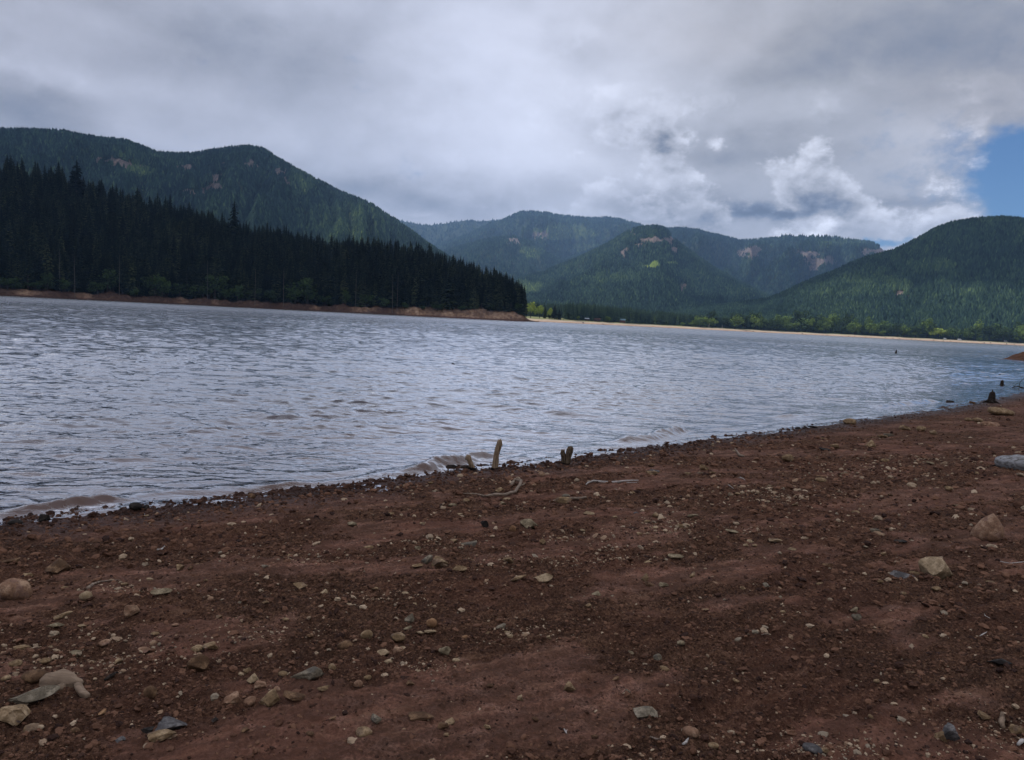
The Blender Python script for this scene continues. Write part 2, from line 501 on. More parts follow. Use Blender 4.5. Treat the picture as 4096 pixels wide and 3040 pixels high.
azf = np.concatenate([np.arange(-180, -44, 2.0), np.arange(-44, 44, 0.125), np.arange(44, 180, 2.0)])
azf = np.radians(azf)
rr = [0.4]
while rr[-1] < 150:
    q = rr[-1]
    rr.append(q + (.08 if q < 1.6 else max(.0031 * q, .006) if q < 45 else q * .03))
rr = np.array(rr)
AZ, RR = np.meshgrid(azf, rr)
X = RR * np.sin(AZ); Y = RR * np.cos(AZ)
DD = sdist(X, Y)
Z = beach_z(X, Y, True, DD)
keep_bed = DD < -14
Z = np.where(keep_bed, -1.0, Z)
V = np.stack([X, Y, Z], -1).reshape(-1, 3)
F = grid_faces(len(rr), len(azf), True)
dm = (DD.ravel()[F] > -3).any(1)
F = F[dm]
used = np.zeros(len(V), bool); used[F.ravel()] = True
idx = np.cumsum(used) - 1
wet = sstep(.95, .10, DD + .18 * fbm(X * 2, Y * 2, 3, 3)).ravel()
me = np_mesh('beach', V[used], idx[F][:, ::-1], True, {'crust': crust_mask(X, Y).ravel()[used], 'wet': wet[used]})
tag(link('beach', me, M_SOIL), 'reddish brown silt and gravel beach sloping to the lake', None, None, 'structure')

# deep ground below everything
mt_bed, nt, bs = new_mat('lake_bed_silt')
bs.inputs['Base Color'].default_value = (.05, .035, .028, 1)
gx = np.linspace(-9500, 9500, 30); gy = np.linspace(-400, 9500, 30)
GX, GY = np.meshgrid(gx, gy)
me = np_mesh('ground', np.stack([GX, GY, GX * 0 - 2.2], -1).reshape(-1, 3), grid_faces(30, 30), True)
tag(link('ground', me, mt_bed), None, None, None, 'structure')

# ------------------------------------------------------------------ lake
CRESTS = [([(1500, 1925), (1640, 1888), (1760, 1862), (1880, 1835), (1960, 1824), (2050, 1818)], .10, .26),
          ([(2420, 1786), (2500, 1771), (2600, 1754), (2680, 1732), (2760, 1712)], .115, .28),
          ([(-60, 2066), (90, 2048), (270, 2022), (420, 2000), (520, 1994), (600, 1992)], .06, .24),
          ([(820, 1985), (960, 1966), (1120, 1948), (1260, 1930)], .028, .5),
          ([(3430, 1640), (3560, 1622), (3700, 1608), (3800, 1600)], .07, .8),
          ([(3080, 1672), (3200, 1664), (3300, 1655)], .045, .6)]
def water_fields(X, Y):
    d = sdist(X, Y)
    off = np.maximum(-d, 0)
    r = np.hypot(X, Y)
    depthk = sstep(.1, 5.0, off) * .80 + .08 + .22 * sstep(0.02, .8, off)
    Zw = np.zeros_like(X); DX = np.zeros_like(X); DY = np.zeros_like(X)
    rw = np.random.default_rng(5)
    gust = 1 + .55 * fbm(X * .05, Y * .03, 3, 70)
    gust2 = 1 + .7 * fbm(X * .22 + 7, Y * .16, 3, 73)
    n = 72
    for i in range(n):
        f = (i + rw.random()) / n
        lam = 0.11 * (1.9 / 0.11) ** f
        th = R(-84) + rw.normal(0, .42)             # travelling toward the beach
        kx, ky = math.cos(th), math.sin(th)
        k = 2 * PI / lam
        a = (0.017 if lam > .6 else .026 if lam > .3 else .040) / k
        fade = sstep(lam * 260, lam * 90, r) if lam < .6 else sstep(lam * 900, lam * 300, r)          # too small to mesh further out
        env = 1 + .8 * pn(X / (lam * 6) + i * 3.1, Y / (lam * 5) - i, 200 + i) if lam > .3 else 1.0
        ph = k * (kx * X + ky * Y) + rw.random() * 6.283 + 1.3 * pn(X * .35, Y * .35, 300 + i % 7)
        A = a * fade * env * (gust if lam > .7 else gust2) * depthk * (1 + .35 * sstep(25, 160, off)) * (.45 + .55 * sstep(1300, 450, r))
        Zw += A * np.sin(ph)
        q = .9
        DX -= q * A * kx * np.cos(ph) * -1
        DY -= q * A * ky * np.cos(ph) * -1
    foam = np.zeros_like(X)
    for pts, A, wd in CRESTS:
        P = np.array([on_plane(px, py) for px, py in pts])
        s, t, Lt = sdist(X, Y, P, True)
        s = s + .06 * pn(X * 2, Y * 2, 9) + .015 * pn(X * 11, Y * 11, 10)
        tap = sstep(0, .35, t / Lt) * sstep(1, .72, t / Lt) * (.85 + .4 * pn(X * 1.6, Y * 1.6, 12) + .12 * pn(X * 9, Y * 9, 13))
        bk = np.exp(-(np.minimum(s, 0) / (wd * .55)) ** 2)
        fr = sstep(.21 * (A / .12) + .02, -.02, s)
        Zw += A * tap * np.where(s < 0, bk, fr)
        foam = np.maximum(foam, tap * np.exp(-((s - .26 * A / .12) / .04) ** 2) * .45)
    # thin swash at the very edge
    Zw += .010 * np.sin(off * 16 + 4 * pn(X * .8, Y * .8, 15)) * sstep(1.2, .3, off) * sstep(0, .15, off)
    turb = np.exp(-off / 3.2) * .9 + .35 * np.exp(-off / 14)
    foam = np.maximum(foam, sstep(.16, .03, np.abs(off - .10)) * .5)
    return Zw, DX, DY, np.clip(turb, 0, 1), foam, d
azw = np.radians(np.concatenate([np.arange(-75, -40, 1.5), np.arange(-40, 41, .115), np.arange(41, 75, 1.5)]))
rr = [3.0]
while rr[-1] < 2400:
    q = rr[-1]
    rr.append(q + (.0032 * q if q < 130 else .0042 * q if q < 620 else .05 * q))
rr = np.array(rr)
AZ, RR = np.meshgrid(azw, rr)
X = RR * np.sin(AZ); Y = RR * np.cos(AZ)
Zw, DX, DY, turb, foam, d = water_fields(X, Y)
V = np.stack([X + DX, Y + DY, Zw], -1).reshape(-1, 3)
F = grid_faces(len(rr), len(azw))
F = F[(d.ravel()[F] < .7).any(1)]
used = np.zeros(len(V), bool); used[F.ravel()] = True
idx = np.cumsum(used) - 1
me = np_mesh('lake', V[used], idx[F][:, ::-1], True, {'turb': turb.ravel()[used], 'foam': foam.ravel()[used]})
mt, nt, bs = new_mat('lake_water', 0.06, 1.9)
bs.inputs['IOR'].default_value = 1.62
co = obj_co(nt)
tb = nt.attr('turb'); fo = nt.attr('foam')
c = nt.ramp(tb, [(0, (.016, .022, .034)), (.35, (.034, .026, .028)), (.7, (.046, .019, .010)), (1, (.052, .021, .010))])
fn = nt.noise(nt.v('MULTIPLY', co, (1, 1, 1)), 26, 5, .7)
ff = nt.m('MULTIPLY', fo, nt.smooth(fn, .54, .70), clamp=True)
c = nt.mix(nt.m('MULTIPLY', ff, .8), c, (.34, .32, .33))
nt.put(bs.inputs['Base Color'], c)
cs = nt.v('MULTIPLY', co, (.55, 1.0, 1.0))
w1 = nt.noise(cs, 7.0, 3, .6, .5)
w2 = nt.noise(cs, 1.3, 4, .62, .6)
w3 = nt.noise(nt.v('MULTIPLY', co, (.45, 1, 1)), .22, 3, .55, .4)
dist = nt.m('SQRT', nt.m('ADD', nt.m('POWER', nt.sep(co)[0], 2.0), nt.m('POWER', nt.sep(co)[1], 2.0)))
farm = nt.smooth(dist, 35, 160)
rgh = nt.m('ADD', nt.m('ADD', .05, nt.m('MULTIPLY', ff, .4)), nt.smooth(dist, 30, 320, 0, .13))
nt.put(bs.inputs['Roughness'], rgh)
gst = nt.noise(nt.v('MULTIPLY', co, (.5, 1, 1)), .035, 4, .6)
h = nt.m('ADD', nt.m('MULTIPLY', w1, .024), nt.m('MULTIPLY', nt.m('MULTIPLY', w2, .16), farm))
h = nt.m('ADD', h, nt.m('MULTIPLY', nt.m('MULTIPLY', w3, .55), farm))
h = nt.m('MULTIPLY', h, nt.smooth(gst, .25, .7, .55, 1.3))
h = nt.m('MULTIPLY', h, nt.smooth(tb, .6, 1.0, 1.0, .8))
nrm = bump(nt, bs, h, 1.0, 1.0)
gl = nt.node('ShaderNodeBsdfGlossy'); gl.inputs['Color'].default_value = (.97, .98, 1.0, 1)
nt.put(gl.inputs['Roughness'], rgh); nt.l.new(nrm, gl.inputs['Normal'])
dfw = nt.node('ShaderNodeBsdfDiffuse'); nt.put(dfw.inputs[0], c)
lw = nt.node('ShaderNodeLayerWeight'); lw.inputs['Blend'].default_value = .5; nt.l.new(nrm, lw.inputs['Normal'])
rf = nt.ramp(lw.outputs['Facing'], [(0, (.02,) * 3), (.42, (.045,) * 3), (.60, (.16,) * 3), (.74, (.66,) * 3), (.86, (.90,) * 3)])
rf = nt.m('MULTIPLY', rf, nt.m('SUBTRACT', 1.0, nt.m('MULTIPLY', ff, .7)))
mxw = nt.node('ShaderNodeMixShader'); nt.put(mxw.inputs[0], rf)
nt.l.new(dfw.outputs[0], mxw.inputs[1]); nt.l.new(gl.outputs[0], mxw.inputs[2])
nt.l.new(mxw.outputs[0], nt.n['Material Output'].inputs[0])
nt.n.remove(bs)
tag(link('lake', me, mt), 'rippled grey blue lake water', None, None, 'structure')

# ------------------------------------------------------------------ hills
HILLS = {}
class Hill:
    def __init__(self, name, prof, D, rf, back, gam, seed, treeh, power=1.15, ka=14):
        self.name = name; self.seed = seed; self.gam = gam; self.back = back; self.power = power; self.ka = ka; self.treeh = treeh
        ae = [azel(*p) for p in prof]
        self.az = np.array([a for a, e in ae]); self.te = np.array([math.tan(e) for a, e in ae])
        self.D0 = D; self.rf0 = rf
        HILLS[name] = self
    def D(self, az):
        b = self.D0(az) if callable(self.D0) else self.D0
        return b * (1 + .05 * pn(az * 9, az * 0 + .5, self.seed))
    def rf(self, az):
        return self.rf0(az) if callable(self.rf0) else self.rf0 + az * 0
    def H(self, az):
        return np.interp(az, self.az, self.te) * self.D(az) + CAMZ - self.treeh
    def z(self, az, r):
        D = self.D(az); rf = self.rf(az); H = self.H(az)
        t = (r - rf) / (D - rf)
        tc_ = np.clip(t, 0, 1)
        w = az * self.ka + .35 * fbm(az * 6, t * 1.4, 2, self.seed + 3)
        g = fbm(w, t * 1.1 + 4, 4, self.seed + 1)
        g = -np.abs(g) * 1.6 + .35 + .35 * fbm(az * self.ka * 2.3, t * 3, 3, self.seed + 9)
        z = H * tc_ ** self.power * (1 + self.gam * g * 4 * tc_ * (1 - tc_))
        z = np.where(t < 1, np.minimum(z, H * r / D * (1 - .05 * sstep(0, .06, 1 - t))), z)
        zb = H * np.maximum(0, 1 - (np.maximum(t - 1, 0) * (D - rf) / self.back) ** 1.3)
        z = np.where(t > 1, zb, z)
        return np.where(t < 0, -1.5, z)
def d2s(pts):
    return [(x * 1.84, y * 1.84) for x, y in pts]
HA = Hill('A', d2s([(-700, 330), (-400, 285), (-150, 290), (0, 276), (60, 277), (140, 280), (170, 288), (215, 295), (270, 300), (320, 318), (340, 327), (375, 330), (420, 330), (470, 320), (505, 316),
           (540, 314), (570, 318), (590, 330), (600, 338), (650, 365), (700, 392), (750, 417), (800, 436), (812, 442), (830, 455), (870, 480), (930, 525), (1000, 572), (1100, 640), (1200, 700)]), 2900, 1350, 900, .50, 5, 16)
HF1 = Hill('F1', [(900, 900), (1300, 850), (1500, 860), (1596, 874), (1650, 886), (1709, 896), (1790, 886), (1867, 874), (1917, 880), (1967, 874), (1999, 877), (2100, 900), (2400, 980), (2700, 1100)], 9000, 5200, 600, .25, 15, 20)
HF2 = Hill('F2', [(1400, 1100), (1600, 1040), (1741, 978), (1867, 934), (1930, 903), (1961, 888), (2010, 874), (2055, 852), (2087, 840), (2150, 841), (2181, 844), (2244, 857), (2307, 861), (2370, 868), (2433, 864), (2483, 872), (2553, 890), (2650, 930), (2800, 1010), (3000, 1120)], 7400, 4300, 1200, .6, 25, 18, 1.1, 18)
HM = Hill('M', [(1500, 1150), (1700, 1040), (1822, 984), (1929, 954), (2000, 942), (2055, 940), (2118, 959), (2181, 1000), (2260, 1045), (2350, 1090), (2500, 1150)], 5400, 3300, 800, .5, 35, 16)
HF3 = Hill('F3', [(2200, 1050), (2400, 980), (2560, 925), (2667, 909), (2728, 907), (2788, 912), (2828, 925), (2869, 933), (2923, 947), (2963, 957), (3003, 954), (3070, 948), (3131, 944), (3205, 945), (3272, 947), (3339, 950), (3393, 954), (3440, 957), (3487, 963), (3521, 980), (3548, 1002), (3574, 1030), (3640, 1080), (3800, 1160)], 6000, 3600, 900, .7, 45, 16, 1.05, 16)
HC = Hill('C', [(1900, 1190), (2000, 1140), (2087, 1104), (2181, 1078), (2244, 1050), (2307, 1028), (2370, 997), (2433, 965), (2496, 927), (2534, 909), (2578, 900), (2622, 896), (2655, 903), (2674, 916), (2690, 938), (2714, 963), (2768, 1003), (2835, 1050), (2902, 1091), (2970, 1124), (3037, 1158), (3084, 1181), (3200, 1225), (3350, 1280)], 3800, 1900, 800, .42, 55, 16, 1.2, 10)
HR = Hill('R', [(2300, 1295), (2450, 1290), (2600, 1262), (2667, 1238), (2802, 1222), (2936, 1208), (3070, 1188), (3138, 1161), (3205, 1128), (3272, 1101), (3339, 1077), (3406, 1044), (3474, 1020), (3574, 994), (3642, 961), (3700, 930), (3742, 906), (3810, 882), (3910, 866), (4011, 860), (4096, 868), (4300, 905), (4700, 1040), (5200, 1200)], lambda a: 2350 - 250 * np.clip((a - .2) / .4, -1, 1), 1560, 900, .42, 65, 16, 1.15, 9)

# bare patches and lush patches, (px, py, rx, ry) where they lie on the slope
ROCK = {'A': [(400, 640, 40, 9), (470, 652, 60, 12), (520, 668, 90, 8), (1000, 660, 46, 14), (1060, 650, 20, 9), (905, 655, 20, 8), (740, 672, 34, 18), (865, 712, 30, 14), (850, 752, 60, 12), (760, 772, 60, 10),
              (1120, 690, 34, 16), (1148, 730, 10, 26), (1475, 826, 20, 8)],
        'M': [(2055, 965, 26, 10)], 'F2': [(2160, 940, 30, 12), (2040, 960, 25, 10)],
        'F3': [(3290, 1045, 70, 12), (3230, 1020, 50, 12), (3490, 1008, 60, 12), (3540, 1000, 20, 14), (3260, 1065, 25, 14), (3000, 1010, 50, 20)],
        'C': [(2520, 932, 20, 6), (2620, 962, 60, 12), (2680, 960, 26, 20), (2700, 1000, 26, 12), (2560, 980, 30, 7), (2500, 1010, 14, 20), (2735, 1160, 12, 28), (2755, 1185, 25, 6), (2672, 1130, 5, 14)],
        'R': [(3600, 1175, 26, 14), (3610, 1190, 40, 14), (4068, 1010, 12, 5), (3740, 1100, 10, 16)]}
LUSH = {'A': [(560, 690, 50, 20, .35), (1210, 720, 60, 60, .22), (1400, 900, 200, 80, .15)], 'M': [(2130, 1010, 50, 22, .35)], 'F2': [(2250, 930, 130, 30, .35), (2350, 1000, 100, 20, .3)],
        'F3': [(3380, 975, 90, 14, .3)], 'C': [(2600, 1072, 34, 12, .9), (2680, 1060, 30, 8, .5), (2120, 1160, 50, 30, .35), (2450, 1120, 120, 20, .15)],
        'R': [(3480, 1130, 110, 26, .18), (3380, 1190, 160, 12, .16), (3600, 1160, 50, 24, .26), (3720, 1080, 90, 30, .14), (3500, 1090, 60, 16, .14), (3900, 1190, 60, 20, .12), (4000, 1200, 50, 26, .12)]}
def patches(key, X, Y, Z, tab, sh=1.0):
    px, py = project(X, Y, Z)
    out = np.zeros_like(px)
    wx = 26 * fbm(px * .02, py * .03, 3, 5); wy = 16 * fbm(px * .03, py * .04, 3, 6)
    for p in tab.get(key, []):
        amp = p[4] if len(p) > 4 else 1.0
        q = ((px + wx - p[0]) / p[2]) ** 2 + ((py + wy - p[1]) / p[3]) ** 2
        out = np.maximum(out, amp * sstep(1.5, .6, q))
    return out
mt_h, nt, bs = new_mat('mountain_side', .95, .1)
rk = nt.attr('rock'); ls = nt.attr('lush')
co = obj_co(nt)
n1 = nt.noise(co, .03, 6, .65); n2 = nt.noise(nt.v('MULTIPLY', co, (1, 1, .4)), .09, 5, .7)
und = nt.mix(ls, nt.ramp(n1, [(.3, (.018, .028, .018)), (.7, (.045, .055, .028))]), (.13, .17, .05))
rc = nt.ramp(n2, [(.3, (.06, .05, .05)), (.5, (.13, .105, .095)), (.7, (.27, .20, .155))])
nt.put(bs.inputs['Base Color'], nt.mix(nt.smooth(nt.m('ADD', rk, nt.m('MULTIPLY', nt.m('SUBTRACT', n2, .5), .8)), .35, .55), und, rc))
bump(nt, bs, n2, .8, 14)
def build_hill(h, lab, na, nr, label):
    az = np.linspace(h.az[0], h.az[-1], na)
    t = np.concatenate([np.linspace(-.06, 1, nr), 1 + np.linspace(.02, 1, nr // 3) * .8])
    A, T = np.meshgrid(az, t)
    Rr = h.rf(A) + T * (h.D(A) - h.rf(A))
    Zz = h.z(A, Rr)
    Xx = Rr * np.sin(A); Yy = Rr * np.cos(A)
    rk = patches(lab, Xx, Yy, Zz, ROCK); ls = patches(lab, Xx, Yy, Zz, LUSH)
    me = np_mesh('hill', np.stack([Xx, Yy, Zz], -1).reshape(-1, 3), grid_faces(len(t), na)[:, ::-1], True, {'rock': rk.ravel(), 'lush': ls.ravel()})
    tag(link('hill', me, mt_h), label, None, None, 'structure')
build_hill(HA, 'A', 420, 120, 'steep forested mountain behind the dark wooded point')
build_hill(HF1, 'F1', 240, 60, 'farthest hazy blue ridge')
build_hill(HF2, 'F2', 300, 90, 'hazy rounded ridge in the middle distance')
build_hill(HM, 'M', 220, 70, 'low forested spur below the hazy ridge')
build_hill(HF3, 'F3', 320, 100, 'long flat topped ridge with grey cliffs')
build_hill(HC, 'C', 320, 110, 'dome shaped hill with pinkish cliff near its top')
build_hill(HR, 'R', 380, 120, 'forested hill rising at the right edge')

def tree_field(h, lab, n, tmin, tmax, hm, seed, base_t, var=.33, wid=.27):
    g = np.random.default_rng(seed)
    lo, hi = max(h.az[0], -.68), min(h.az[-1], .70)
    az = g.uniform(lo, hi, n); t = g.uniform(tmin, tmax, n)
    k = int(n * .05)
    t[:k] = g.uniform(.97, 1.01, k)                # a few more along the skyline
    D = h.D(az); rf = h.rf(az)
    r = rf + t * (D - rf)
    z = h.z(az, r)
    x = r * np.sin(az); y = r * np.cos(az)
    rk = patches(lab, x, y, z, ROCK); ls = patches(lab, x, y, z, LUSH)
    tex = .5 * fbm(az * 60, t * 7, 3, seed + 1) + .5 * fbm(az * 14, t * 3, 3, seed + 2)
    keep = (rk < .5 + .5 * (g.random(n) < .30)) & (z > 0) & (g.random(n) > .6 * sstep(.25, .6, tex))
    ok = keep
    x, y, z, ls, tex, t, rk = [q[ok] for q in (x, y, z, ls, tex, t, rk)]
    n = len(x)
    H = hm * (.45 + .75 * g.random(n) ** .8) * (1 - .35 * ls)
    if lab == 'F3':
        px, py = project(x, y, z)
        H = np.where((px > 3120) & (px < 3400) & (t > .96) & (g.random(n) < .3), H * 1.6, H)
    W = H * wid * (.8 + .5 * g.random(n))
    tint = np.clip(base_t + ls + var * .9 * tex + g.normal(0, var * .45, n), 0, 1)
    # two stacked ragged cones
    S = 6
    a0 = g.random(n) * 6.283
    vs = []
    for (zb, zt, wr, off) in ((.02, .72, 1.0, 0), (.38, 1.0, .66, .5)):
        ap = np.stack([x, y, z - 1 + zt * H], -1)[:, None, :]
        an = a0[:, None] + (np.arange(S) + off) / S * 6.283
        rad = W[:, None] * wr * (.65 + .7 * g.random((n, S)))
        ring = np.stack([x[:, None] + rad * np.cos(an), y[:, None] + rad * np.sin(an), (z - 1 + zb * H)[:, None] + .1 * H[:, None] * g.random((n, S))], -1)
        vs.append(np.concatenate([ap, ring], 1))
    Vv = np.concatenate(vs, 1)
    nv = 2 * (S + 1)
    tri = []
    for q in range(2):
        b = q * (S + 1)
        for s in range(S):
            tri.append((b, b + 1 + s, b + 1 + (s + 1) % S))
    Fc = (np.array(tri)[None] + (np.arange(n) * nv)[:, None, None]).reshape(-1, 3)
    tt = np.repeat(tint, nv)
    return np_mesh('forest', Vv.reshape(-1, 3), Fc, False, {'tint': tt})
for args, lab in (((HA, 'A', 95000, .12, 1.06, 18, 101, .17), 'dark green conifer forest covering the left mountain'),
                  ((HF1, 'F1', 9000, .5, 1.03, 26, 102, .12), 'tiny conifers on the farthest hazy ridge'),
                  ((HF2, 'F2', 34000, .3, 1.04, 24, 103, .24), 'conifer forest on the hazy rounded ridge'),
                  ((HM, 'M', 22000, .25, 1.04, 20, 104, .22), 'forest on the low spur in front of the hazy ridge'),
                  ((HF3, 'F3', 40000, .2, 1.03, 22, 105, .18), 'forest and thin snags on the flat topped ridge'),
                  ((HC, 'C', 75000, .05, 1.04, 18, 106, .24), 'conifer forest covering the dome shaped hill'),
                  ((HR, 'R', 110000, .03, 1.05, 16.5, 107, .28, .26), 'mixed green forest covering the right hill')):
    tag(link('forest', tree_field(*args), M_FOR), lab, 'forest', None, 'stuff')

# ------------------------------------------------------------------ wooded point (near left shore)
AZ_TIP = azel(2120, 1280)[0]
AZ_L = azel(0, 1180)[0]
def rs_B(az):
    return 700 + 22 * np.sin(az * 13 + 1) * .6 - 10 * np.clip((az - AZ_L) / (AZ_TIP - AZ_L), 0, 1.2)
PB = d2s([(-500, 250), (-200, 292), (0, 340), (60, 350), (120, 358), (170, 379), (200, 389), (260, 404), (300, 419), (400, 442), (440, 455), (500, 476), (550, 487), (600, 494), (650, 504), (700, 514), (740, 516), (800, 520), (850, 521), (900, 530), (950, 546), (1000, 564), (1050, 580), (1090, 596), (1115, 606), (1128, 622)])
aeB = [azel(*p) for p in PB]
azB = np.array([a for a, e in aeB]); teB = np.array([math.tan(e) for a, e in aeB])
def D_B(az):
    k = np.clip((AZ_TIP - az) / (AZ_TIP - AZ_L), 0, 1.6)
    return rs_B(az) + 26 + 200 * k ** .8
def bank_h(az):
    k = np.clip((az - AZ_L) / (AZ_TIP - AZ_L), -1, 1)
    return 5.6 + 3.6 * sstep(.60, .86, k) - 3.0 * sstep(.95, 1.0, k) + 2.0 * pn(az * 38, az * 0, 71) + 1.6 * pn(az * 120, az * 0, 72)
TREEB = 32.0
def z_B(az, r):
    rs = rs_B(az) + 3 * pn(az * 30, az * 0, 3); D = D_B(az)
    s = r - rs
    bh = np.maximum(bank_h(az), 1.2)
    H = np.maximum(np.interp(az, azB, teB) * D + CAMZ - TREEB, bh + .5)
    bench = np.where(s < 7, s * .13, .91 + (s - 7) * .75)
    crag = .7 * fbm(az * 260, s * .25, 3, 8) * sstep(5, 12, s)
    up = bh + (H - bh) * np.clip((s - 18) / (D - rs - 18), 0, 1) ** .95
    z = np.minimum(bench + crag, up)
    z = np.where(s > D - rs, H * np.maximum(0, 1 - ((s - (D - rs)) / 240) ** 1.4), z)
    tipk = sstep(AZ_TIP + .004, AZ_TIP - .020, az)
    return np.where(s < 0, s * .3, z * (.15 + .85 * tipk) * sstep(AZ_TIP + .018, AZ_TIP + .002, az)) - .0 + np.where(az > AZ_TIP + .012, -1.0, 0)
az = np.linspace(-.86, AZ_TIP + .02, 900)
s_ = np.concatenate([np.linspace(-8, 30, 46), np.linspace(34, 520, 60)])
A, S_ = np.meshgrid(az, s_)
Rr = rs_B(A) + S_
Zb = z_B(A, Rr)
mt_b, nt, bs = new_mat('eroded_bank_soil', .95, .1)
co = obj_co(nt); z = nt.sep(co)[2]
n1 = nt.noise(nt.v('MULTIPLY', co, (1, 1, .35)), .35, 6, .7)
n2 = nt.noise(co, .06, 4, .6)
c = nt.ramp(n1, [(.3, (.075, .042, .028)), (.5, (.20, .125, .080)), (.70, (.36, .25, .165))])
c = nt.mix(nt.smooth(nt.m('ADD', z, nt.m('MULTIPLY', n1, 1.0)), .9, 2.6, .85, 0), c, (.060, .026, .022))
c = nt.mix(nt.m('MULTIPLY', nt.smooth(n2, .45, .6), .6), c, (.07, .042, .032))
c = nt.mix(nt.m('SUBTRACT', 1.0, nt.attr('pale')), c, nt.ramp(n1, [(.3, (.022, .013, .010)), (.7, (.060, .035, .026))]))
c = nt.mix(nt.attr('duff'), c, (.020, .018, .012))
nt.put(bs.inputs['Base Color'], c)
bump(nt, bs, n1, .8, .8)
duff = sstep(15, 21, S_ + 2.5 * fbm(A * 160, S_ * .1, 3, 4))
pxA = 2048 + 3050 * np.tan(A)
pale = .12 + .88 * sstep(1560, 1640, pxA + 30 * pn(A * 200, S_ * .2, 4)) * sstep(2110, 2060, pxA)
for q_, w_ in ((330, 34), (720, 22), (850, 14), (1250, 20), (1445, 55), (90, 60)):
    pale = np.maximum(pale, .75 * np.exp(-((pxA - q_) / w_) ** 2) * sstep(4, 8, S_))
me = np_mesh('wooded_point', np.stack([Rr * np.sin(A), Rr * np.cos(A), Zb], -1).reshape(-1, 3), grid_faces(len(s_), 900)[:, ::-1], True, {'duff': duff.ravel(), 'pale': pale.ravel()})
tag(link('wooded_point', me, mt_b), 'headland with eroded brown bank at the waterline', None, None, 'structure')

# tree makers ------------------------------------------------------
def conifer_mesh(seed, H=30.0, slim=1.0, bare=.12, levels=30, tint0=.35, droop=.5):
    g = random.Random(seed)
    vs, fs, tn = [], [], []
    Rm = H * .155 * slim
    # inner core keeps the crown dense
    n = 7
    for k in range(7):
        zz = H * (bare + .05 + (1 - bare - .06) * k / 6)
        rr_ = Rm * .42 * (1 - k / 6) ** .8 + .05
        for j in range(n):
            a = j / n * 6.283 + k
            q = rr_ * g.uniform(.6, 1.25)
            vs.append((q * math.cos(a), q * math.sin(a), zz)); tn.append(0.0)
    for k in range(6):
        for j in range(n):
            a = k * n + j; b = k * n + (j + 1) % n
            fs.append((a, b, b + n, a + n))
    for lv in range(levels):
        f = lv / (levels - 1)
        zz = H * (bare + (1.0 - bare) * f ** .95)
        prof = (1 - f) ** .66 * (.62 + .38 * min(1, f * 5 + .25))
        nb_ = max(4, int(9 - 4 * f))
        off = g.random() * 6.283
        for j in range(nb_):
            if g.random() < .10 + .22 * (f < .25):
                continue
            ln = Rm * prof * g.uniform(.60, 1.28) + .25
            a = off + j / nb_ * 6.283 + g.uniform(-.35, .35)
            dz = -droop * ln * g.uniform(.5, 1.1) * (1 - .5 * f)
            wdt = ln * g.uniform(.20, .36) + .15
            ca, sa = math.cos(a), math.sin(a)
            z0 = zz + g.uniform(-.5, .5)
            tip = (ln * ca, ln * sa, z0 + dz)
            mid = .55
            m1 = (mid * ln * ca - wdt * sa, mid * ln * sa + wdt * ca, z0 + dz * .62 - .25 * wdt)
            m2 = (mid * ln * ca + wdt * sa, mid * ln * sa - wdt * ca, z0 + dz * .62 - .25 * wdt)
            mc = (mid * ln * ca, mid * ln * sa, z0 + dz * .35 + .12 * wdt)
            root = (0, 0, z0 + .25 * ln * .2)
            b = len(vs)
            vs.extend([root, m1, mc, m2, tip])
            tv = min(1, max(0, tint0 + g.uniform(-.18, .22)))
            tn.extend([tv * .25, tv, tv * .7, tv, min(1, tv + .28)])  # dark core and roots, light tips: crown shade and highlights painted in
            fs.extend([(b, b + 1, b + 2), (b, b + 2, b + 3), (b + 1, b + 4, b + 2), (b + 2, b + 4, b + 3)])
            # hanging spray
            if ln > 1.2:
                b = len(vs)
                dn = ln * g.uniform(.18, .34)
                vs.extend([(.35 * ln * ca, .35 * ln * sa, z0 + dz * .25), (.95 * ln * ca, .95 * ln * sa, z0 + dz * .95), (.68 * ln * ca + .1, .68 * ln * sa, z0 + dz * .8 - dn)])
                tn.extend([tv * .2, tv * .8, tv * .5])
                fs.append((b, b + 1, b + 2))
    b = len(vs)
    vs.extend([(0, 0, H * 1.03), (.3, 0, H * .93), (-.2, .25, H * .93), (-.15, -.25, H * .93)]); tn.extend([tint0] * 4)
    fs.extend([(b, b + 1, b + 2), (b, b + 2, b + 3), (b, b + 3, b + 1)])
    me = bpy.data.meshes.new('crown')
    me.from_pydata(vs, [], fs); me.update()
    at = me.attributes.new('tint', 'FLOAT', 'POINT'); at.data.foreach_set('value', tn)
    return me
